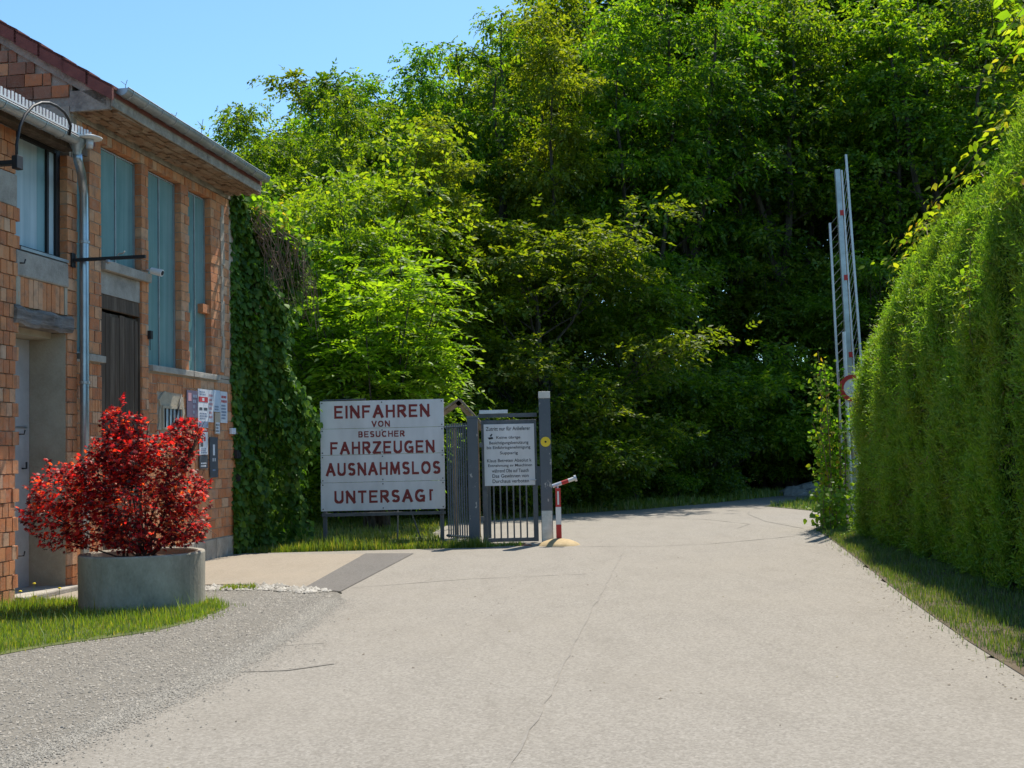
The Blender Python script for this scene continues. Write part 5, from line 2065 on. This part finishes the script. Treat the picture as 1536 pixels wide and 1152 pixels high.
def ivy_geo(n, seed):
    g_ = np.random.default_rng(seed)
    u = g_.uniform(-.02, 1, n) * ILEN * (1.03 + .12 * np.sin(np.arange(n)))
    z = g_.uniform(0, 1, n) * (6.25 - .30 * np.clip(u, 0, 9))
    top = g_.uniform(0, 1, n) < .16
    nb = .22 * np.sin(u * 3 + z * 1.4) * np.clip(u, 0, 1) + .10 * np.sin(u * 7 + z * 3.1) + .14 * np.sin(z * 2.3 - u * 2) + g_.normal(0, .07, n) - .35 * np.clip((z - 5.0), 0, 2) * .3 - .1
    nb = nb * np.clip(u / .5, .25, 1)
    tn = -g_.uniform(0, 1.4, n)
    nb = np.where(top, tn, nb)
    z = np.where(top, 6.1 - .30 * np.clip(u, 0, 9) + g_.normal(0, .13, n) + .2 * np.sin(u * 4), z)
    P = np.column_stack([IVA[None] + ID[None] * u[:, None] + IN[None] * nb[:, None], z])
    out = np.array([IN[0], IN[1], 0])
    D = np.array([0, 0, -1.])[None] + out * .35 + g_.normal(0, .45, (n, 3))
    D = np.where(top[:, None], D * .6 + g_.normal(0, .7, (n, 3)) + np.array([0, 0, .4]), D)
    N = out[None] + np.array([0, 0, .5]) + g_.normal(0, .4, (n, 3))
    L = g_.uniform(.08, .15, n)
    return leaf_geo(P, D, N, L, L * .42, six=True)


V, F = ivy_geo(15000, 71)
o = link('leaves', np_mesh('leaves', V - IO, F, [M['ivy']]), ivy)
o['kind'] = 'stuff'
g = np.random.default_rng(72)
st_ = MB()
for k in range(46):
    u = g.uniform(.25, 1.08) * ILEN
    z0 = 6.1 - .3 * u + g.uniform(-.3, .15)
    pts = []
    for j in range(6):
        p = IVA + ID * (u + g.normal(0, .06) + .05 * j) + IN * (.10 + g.normal(0, .10) + .04 * j)
        pts.append((p[0], p[1], z0 - j * g.uniform(.1, .34)))
    st_.tube(pts, [.008, .008, .007, .006, .005, .003], 4)
o = st_.build('dry_stems', 'stem', ivy)
o['kind'] = 'stuff'
paths = []
for k in range(12):
    u = (.2 + .8 * k / 11) * ILEN
    zt = 6.25 - .3 * u
    p = IVA + ID * u - IN * .3
    paths.append([(p[0], p[1], zt - .3), (p[0] + .1, p[1] + .1, zt + .12 * math.sin(k * 2) + .1), (p[0] + .3, p[1] - .1, zt - .05)])
vine('creeper', 'sunlit yellow-green creeper on top of the ivy mass at the roof corner', 'creeper', paths, 75, .13, 'creeper', .16, 73, loc=(-4.2, 20.8, 5.9), outward=(.3, -.6, .4))
# chain-link style stakes below the board
for k, (x, lab) in enumerate(((-2.2, 'thin metal stake under the board, nearest its middle'), (-1.75, 'thin leaning stake under the right half of the board'))):
    mb = MB()
    mb.tube([(x, 21.9, 0), (x + (.02 if k == 0 else -.25), 21.9, .75)], .014, 5)
    mb.box((x - .03, 21.87, 0), (x + .03, 21.93, .02))
    tag(mb.build('stake', 'frame'), lab, 'stake')

# sunlit tree-of-heaven bush behind the sign
def frond_bush(name, label, cat, base, H, rad, nst, nfr, seed, mat, frL=(.55, .95)):
    g_ = np.random.default_rng(seed)
    t = thing(name, label, cat, base)
    B = np.array(base, float)
    sm = MB()
    O, D, Ln = [], [], []
    for k in range(nst):
        a = g_.uniform(0, 2 * np.pi)
        rr = rad * math.sqrt(g_.uniform(.02, 1))
        h = H * (1 - .35 * (rr / rad) ** 2) * g_.uniform(.55, 1.0)
        tip = B + np.array([math.cos(a) * rr, math.sin(a) * rr, h])
        mid = B + np.array([math.cos(a) * rr * .45, math.sin(a) * rr * .45, h * .5])
        sm.tube([B + g_.normal(0, .12, 3) * np.array([1, 1, 0]), mid, tip], [.045, .028, .010], 6)
        m = int(nfr / nst)
        tt = g_.uniform(.25, 1.02, m)
        pts = np.where((tt < .5)[:, None], B + (mid - B) * (tt / .5)[:, None], mid + (tip - mid) * ((tt - .5) / .5)[:, None])
        az = g_.uniform(0, 2 * np.pi, m)
        el = g_.uniform(-.1, .75, m)
        O.append(pts + g_.normal(0, .12, (m, 3)))
        D.append(np.column_stack([np.cos(az) * np.cos(el), np.sin(az) * np.cos(el), np.sin(el)]))
        Ln.append(g_.uniform(frL[0], frL[1], m))
    O, D, Ln = map(np.concatenate, (O, D, Ln))
    n = len(O)
    V, F = spray_geo(O, D, np.repeat([[0, 0, 1.]], n, 0) + g_.normal(0, .25, (n, 3)), Ln, 8, np.full(n, .19), np.full(n, .036), g_, spread=.8, droop=.5, noise_=.15)
    sm.build('stems', 'bark', t)
    o_ = link('fronds', np_mesh('fronds', V - B, F, [M[mat]]), t)
    o_['kind'] = 'stuff'
    return t


frond_bush('sumac_bush', 'bright sunlit bush with long feathered leaves rising behind the lettered board', 'bush', (-3.0, 25.8, 0), 7.3, 2.0, 34, 2300, 81, 'leafbright')

# ------------------------------------------------------------------ trees
def gen_tree(seed, H, cb, rad, nl, nspray, mat, spray=.42, ll=.185, lw=.050, pairs=3, sig=(.52, .52, .15), peak=.5, open_=0., up=(20, 55), trunk_r=.20, nsub=4):
    """returns (trunk mesh, crown mesh) around the origin"""
    g_ = np.random.default_rng(seed)
    tb = MB()
    nT = 9
    tz = np.linspace(0, H * .93, nT)
    wob = np.cumsum(g_.normal(0, .10, (nT, 2)), 0) * np.linspace(0, 1, nT)[:, None]
    tp_ = np.column_stack([wob, tz])
    tr = trunk_r * (1 - tz / H) ** .8 + .02
    tb.tube(tp_, list(tr), 7)

    def at(z):
        return np.array([np.interp(z, tz, tp_[:, i]) for i in range(3)])
    C = []
    for i in range(nl):
        f_ = (i + g_.uniform(0, 1)) / nl
        z = cb * .8 + (H * .97 - cb * .8) * f_
        prof = max(.22, math.sqrt(max(0., 1 - ((f_ - peak) / (.62 if f_ > peak else .75)) ** 2)))
        rr = rad * prof * g_.uniform(.7, 1.12)
        az = i * 2.39996 + g_.normal(0, .35)
        el = R(g_.uniform(*up) + 22 * f_)
        b = at(min(z, H * .93))
        L = rr / max(.35, math.cos(el))
        d0 = np.array([math.cos(az) * math.cos(el), math.sin(az) * math.cos(el), math.sin(el)])
        pts = [b]
        for k in range(1, 5):
            p = b + d0 * L * k / 4 + np.array([0, 0, -.05 * L * (k / 4) ** 2]) + g_.normal(0, .06 * L / 4, 3)
            pts.append(p)
        br = max(.012, np.interp(z, tz, tr) * .45)
        tb.tube(pts, [br, br * .75, br * .55, br * .35, br * .15], 5)
        C.append(pts[4])
        for k in range(nsub):
            fk = g_.uniform(.30, .95)
            p0 = b + d0 * L * fk
            a2 = az + g_.choice([-1, 1]) * g_.uniform(.4, 1.2)
            e2 = el + g_.normal(0, .35)
            l2 = L * g_.uniform(.22, .45)
            d2 = np.array([math.cos(a2) * math.cos(e2), math.sin(a2) * math.cos(e2), math.sin(e2)])
            p1 = p0 + d2 * l2
            tb.tube([p0, p0 + d2 * l2 * .5 + g_.normal(0, .03, 3), p1], [br * .35, br * .22, .006], 4)
            if g_.uniform() > open_ * .4:
                C.append(p1)
    C = np.array(C)
    per = max(3, int(nspray / len(C)))
    cnt = g_.poisson(per * g_.uniform(.35, 1.6, len(C)))
    ctr = np.repeat(C, cnt, 0)
    n = len(ctr)
    O = ctr + g_.normal(0, 1, (n, 3)) * np.array(sig)
    outd = O - ctr
    axis_out = unit(np.column_stack([O[:, 0], O[:, 1], np.zeros(n)]) + 1e-6)
    D = unit(outd) * .8 + axis_out * .5 + g_.normal(0, .45, (n, 3)) + np.array([0, 0, -.12])
    U = np.array([0, 0, 1.])[None] + g_.normal(0, .42, (n, 3))
    zk = H / max(H * .5, float(np.percentile(O[:, 2], 99.7)))
    tb.v = [(x, y, z * zk) for x, y, z in tb.v]
    O[:, 2] *= zk
    V, F = spray_geo(O, D, U, spray * g_.uniform(.6, 1.2, n), pairs, np.full(n, ll), np.full(n, lw), g_, spread=.9, droop=.3, noise_=.2)
    return tb.mesh('trunk', M['bark']), np_mesh('crown', V, F, [M[mat]])


def gen_tall(seed, H, cb, rad, leaders, nspray, mat, spray=.42, ll=.185, lw=.05, pairs=3, sig=(.46, .46, .13), fork=.28, step=.62, trunk_r=.20, lean=.55):
    """upright woodland tree: a trunk that forks into steep leaders, each with its own limbs that carry flat leaf plates at their ends"""
    g_ = np.random.default_rng(seed)
    tb = MB()
    zf = H * fork
    b0 = np.zeros(3)
    fk = np.array([g_.normal(0, .15), g_.normal(0, .15), zf])
    tb.tube([b0, (b0 + fk) / 2 + g_.normal(0, .06, 3) * np.array([1, 1, 0]), fk], [trunk_r, trunk_r * .85, trunk_r * .75], 7)
    C = []
    a0 = g_.uniform(0, 6.28)
    for q in range(leaders):
        az = a0 + q * 2 * math.pi / leaders + g_.normal(0, .3)
        hq = H * (1.0 if q == 0 else g_.uniform(.78, .96))
        off = rad * lean * (g_.uniform(.2, .5) if q == 0 else g_.uniform(.7, 1.0))
        pts = [fk]
        for k in range(1, 7):
            t = k / 6
            pts.append(np.array([fk[0] + math.cos(az) * off * t ** .75 + g_.normal(0, .09), fk[1] + math.sin(az) * off * t ** .75 + g_.normal(0, .09), zf + (hq * .96 - zf) * t]))
        pts = np.array(pts)
        r0 = trunk_r * (.62 if leaders > 1 else .75)
        tb.tube(pts, [r0 * (1 - .9 * k / 6) + .01 for k in range(7)], 6)
        z = max(cb, zf * .75) + g_.uniform(0, .5)
        i = 0
        while z < hq * .985:
            t = z / hq
            b = np.array([np.interp(max(z, zf), pts[:, 2], pts[:, j]) if j < 2 else z for j in range(3)]) if z > zf else fk * (z / zf)
            prof = max(.25, math.sin(math.pi * min(1, max(.12, (z - cb * .5) / (hq - cb * .5))) ** 1.1))
            L = rad * .62 * prof * g_.uniform(.6, 1.2)
            a = q * 1.3 + i * 2.39996 + g_.normal(0, .4)
            el = R(g_.uniform(15, 50))
            d0 = np.array([math.cos(a) * math.cos(el), math.sin(a) * math.cos(el), math.sin(el)])
            m1 = b + d0 * L * .5 + np.array([0, 0, -.04])
            e1 = b + d0 * L + np.array([0, 0, -.12 * L])
            tb.tube([b, m1, e1], [max(.014, r0 * .28 * (1 - t) + .012), .016, .006], 4)
            C.append(e1)
            for sg in (-1, 1):
                a2 = a + sg * g_.uniform(.5, 1.0)
                l2 = L * g_.uniform(.35, .6)
                p = m1 + np.array([math.cos(a2), math.sin(a2), g_.uniform(.1, .5)]) * l2
                tb.tube([m1, p], [.012, .004], 4)
                if g_.uniform() < .85:
                    C.append(p)
            z += step * g_.uniform(.6, 1.5)
            i += 1
    C = np.array(C)
    per = nspray / len(C)
    cnt = g_.poisson(per * g_.uniform(.3, 1.7, len(C)))
    ctr = np.repeat(C, cnt, 0)
    n = len(ctr)
    O = ctr + g_.normal(0, 1, (n, 3)) * np.array(sig)
    axis_out = unit(np.column_stack([O[:, 0], O[:, 1], np.zeros(n)]) + 1e-6)
    D = unit(O - ctr) * .8 + axis_out * .5 + g_.normal(0, .45, (n, 3)) + np.array([0, 0, -.15])
    U = np.array([0, 0, 1.])[None] + g_.normal(0, .38, (n, 3))
    V, F = spray_geo(O, D, U, spray * g_.uniform(.6, 1.2, n), pairs, np.full(n, ll), np.full(n, lw), g_, spread=.9, droop=.3, noise_=.2)
    return tb.mesh('trunk', M['bark']), np_mesh('crown', V, F, [M[mat]])


VAR = {
    'tallA': gen_tall(101, 16, 3.2, 3.4, 3, 3900, 'leaf'),
    'tallB': gen_tall(102, 17, 3.8, 3.1, 2, 3500, 'leafolive', fork=.34),
    'tallC': gen_tall(103, 15, 2.8, 3.6, 3, 3900, 'leaf', fork=.22),
    'open': gen_tall(104, 17, 5.0, 3.4, 3, 2400, 'leaf', fork=.40, step=.8, trunk_r=.26, lean=.8),
    'small': gen_tree(105, 9, 1.2, 3.0, 24, 4400, 'leafolive', spray=.36, ll=.155, lw=.042, sig=(.46, .46, .13), peak=.42),
    'smallB': gen_tree(106, 9, 1.0, 2.8, 24, 4400, 'leafbright', spray=.36, ll=.155, lw=.042, sig=(.46, .46, .13), peak=.45),
    'shrub': gen_tree(107, 3.4, .1, 2.0, 14, 3000, 'leaf', spray=.25, ll=.12, lw=.032, sig=(.3, .3, .22), peak=.35, trunk_r=.05),
    'shrubB': gen_tree(108, 3.6, .1, 1.9, 14, 3000, 'leaf', spray=.25, ll=.12, lw=.032, sig=(.3, .3, .22), peak=.4, trunk_r=.05),
}
NOM = {'tallA': 16, 'tallB': 17, 'tallC': 15, 'open': 17, 'small': 9, 'smallB': 9, 'shrub': 3.4, 'shrubB': 3.6}


def tree(kind, x, y, h, rot, label, group=None, wide=1.0, cat='tree', name=None):
    name = name or {'open': 'open_tree', 'small': 'small_tree', 'smallB': 'small_tree', 'shrub': 'understory_shrub', 'shrubB': 'understory_shrub'}.get(kind, 'tall_tree')
    t = thing(name, label, cat, (x, y, 0), group)
    k = h / NOM[kind]
    t.scale = (k * wide, k * wide, k)
    t.rotation_euler = (0, 0, rot)
    for nm, me in zip(('trunk', 'crown'), VAR[kind]):
        o_ = bpy.data.objects.new(nm, me)
        COL.objects.link(o_)
        o_.parent = t
        if nm == 'crown':
            o_['kind'] = 'stuff'
    return t


G1 = 'trees at the front edge of the wood'
front = [
    ('small', -7.6, 29.5, 8.3, .3, 'low round tree just beyond the hall roof, partly hidden by its gutter', 1.0),
    ('smallB', -5.2, 28.2, 8.2, 1.7, 'bright low tree between the hall corner and the feather-leaved bush', .9),
    ('tallC', -7.9, 35.0, 12.7, 2.2, 'rounded tree whose crown peaks left over the roof end', .72),
    ('tallA', -5.3, 36.0, 13.0, .8, 'second tree crown from the roof end, as tall as its left neighbour', .75),
    ('small', -3.4, 32.0, 9.6, 2.9, 'yellowish tree of middle height behind the feather-leaved bush', 1.0),
    ('tallB', -1.5, 32.6, 11.0, 1.2, 'olive-leaved tree standing straight behind the pedestrian gate', .95),
    ('tallA', -2.4, 37.5, 15.0, 3.4, 'dense dark tree whose crown starts the high treeline left of centre', .74),
    ('open', -.1, 38.5, 17.4, 2.2, 'tall sparse tree with forked dark limbs against the sky', .8),
    ('small', 1.0, 33.8, 8.6, 4.0, 'spreading olive tree overhanging the grass right of the gate post', 1.15),
    ('tallB', 1.6, 36.5, 15.2, 2.0, 'bright yellow-green tree in the centre of the wood edge', .85),
    ('smallB', 3.6, 36.9, 7.6, .9, 'low branching tree at the inside of the road bend', 1.1),
    ('tallA', 4.2, 39.0, 17.0, 2.5, 'dense tall tree in the middle of the wood above the road end', .85),
    ('open', 6.2, 40.5, 18.5, 4.7, 'sparse tall tree with slim dark trunks in the middle of the wood', .85),
    ('tallC', 8.0, 43.0, 18.5, .2, 'tall dark tree straight behind the boulders', .85),
    ('open', 9.9, 41.8, 18.5, 1.1, 'tall sparse tree with a dark forked trunk, left of the raised barrier', .9),
    ('tallB', 12.0, 44.5, 19.0, 1.1, 'tall olive tree directly behind the raised barrier', .85),
    ('tallA', 13.8, 42.0, 18.0, 3.3, 'broad tree behind the crest of the hedge', .9),
    ('open', 15.6, 41.0, 18.5, 2.7, 'sparse tall tree whose dark limbs show over the near hedge crest', .95),
    ('tallC', 18.0, 42.5, 18.0, 4.3, 'dense tree behind the near end of the hedge', 1.0),
    ('small', 9.6, 42.5, 7.8, 2.2, 'low shaded tree between the boulders and the barrier', 1.1),
    ('smallB', 12.6, 40.5, 8.0, 5.0, 'low tree just behind the round sign and hedge end', 1.1),
]
for kd, x, y, h, r_, lab, wd in front:
    tree(kd, x, y, h, r_, lab, G1, wd)
rr = random.Random(9)
G2 = 'tall trees deep in the wood'
deep = []
PRX = [-.32, -.27, -.24, -.19, -.175, -.15, -.13, -.115, -.10, -.085, -.06, -.04, -.02, 0.01, 1]
PRY = [.275, .28, .32, .325, .30, .32, .32, .30, .33, .35, .37, .39, .44, .6, .6]
for (y, x0, x1, st, h0, h1) in ((43, -6, 5, 2.9, 20, 22), (50, -9, 27, 3.0, 23, 26), (59, -12, 30, 4.0, 27, 30)):
    x = x0
    while x < x1:
        h = rr.uniform(h0, h1)
        for _ in range(6):
            e = (x - .21 * h) / y
            lim = np.interp(e, PRX, PRY)
            h = .5 * h + .5 * min(h, lim * y + 1.4)
        deep.append((x + rr.uniform(-.7, .7), y + rr.uniform(-2, 2), h))
        x += st
for i_, (x, y, h) in enumerate(deep):
    tree(rr.choice(['tallA', 'tallB', 'tallC', 'tallA', 'open' if h > 17 else 'tallC']), x, y, h, rr.uniform(0, 6.28), (['second-row tree left of the sparse forked tree, its crown at the treeline', 'second-row tree just behind the sparse forked tree', 'second-row tree behind the olive tree above the gate', 'second-row tree behind the bright tree at the centre'][i_] if i_ < 4 else 'tall leafy tree standing deep in the wood behind the second row'), G2, rr.uniform(.85, 1.1))
G3 = 'shaded shrubs under the wood edge'
sh_named = [
    (-6.0, 27.0, 'leafy shrub behind the ivy-covered hall corner'), (-4.6, 29.8, 'dark shrub behind the left half of the lettered board'),
    (-2.9, 30.2, 'dark shrub behind the right half of the lettered board'), (-1.0, 29.6, 'low shrub seen over the short barred fence panel'),
    (-.4, 31.4, 'low shrub behind the pedestrian gate, on the lawn edge'), (.6, 31.9, 'dark shrub just right of the tall gate post'),
    (2.2, 33.4, 'dark shrub above the tilted arm of the barrier rest'), (3.6, 34.9, 'dark shrub on the grass rim left of the road end'),
    (5.2, 37.0, 'dark shrub at the inside of the road bend'), (6.6, 39.2, 'shaded shrub just left of the boulders'),
    (7.8, 41.3, 'shaded shrub directly behind the boulders'), (9.2, 43.0, 'shaded shrub behind the grass island'),
    (11.4, 43.0, 'shaded shrub behind the thin sapling'), (13, 39, 'shrub behind the far hedge end, nearer one'), (15, 38, 'shrub hidden mostly by the hedge crest')]
for i_, (x, y, lab) in enumerate(sh_named):
    hh_ = rr.uniform(2.6, 4.0) * (1.25 if y > 36 else .95)
    tree('shrub' if i_ % 3 else 'shrubB', x, y, hh_, rr.uniform(0, 6.28), lab, G3, rr.uniform(.9, 1.2), 'shrub')
sh_pts = [(x, 46 + rr.uniform(-1, 1), 1.2) for x in np.arange(-6, 22, 2.6)] + [(x, 37 + abs(x) * .12 + rr.uniform(-.5, .5), 1.2) for x in np.arange(-9, 3.5, 2.4)] + [(x, 53 + rr.uniform(-1, 1), 1.3) for x in np.arange(-9, 26, 3.0)] + [(x, 63 + rr.uniform(-1, 1), 2.0) for x in np.arange(-16, 34, 3.4)]
for i_, (x, y, k) in enumerate(sh_pts):
    tree('shrub' if i_ % 3 else 'shrubB', x, y, rr.uniform(2.8, 4.0) * k, rr.uniform(0, 6.28), 'dark low shrub filling the shade deep inside the wood', 'low shrubs deep inside the wood', rr.uniform(.9, 1.2), 'shrub')
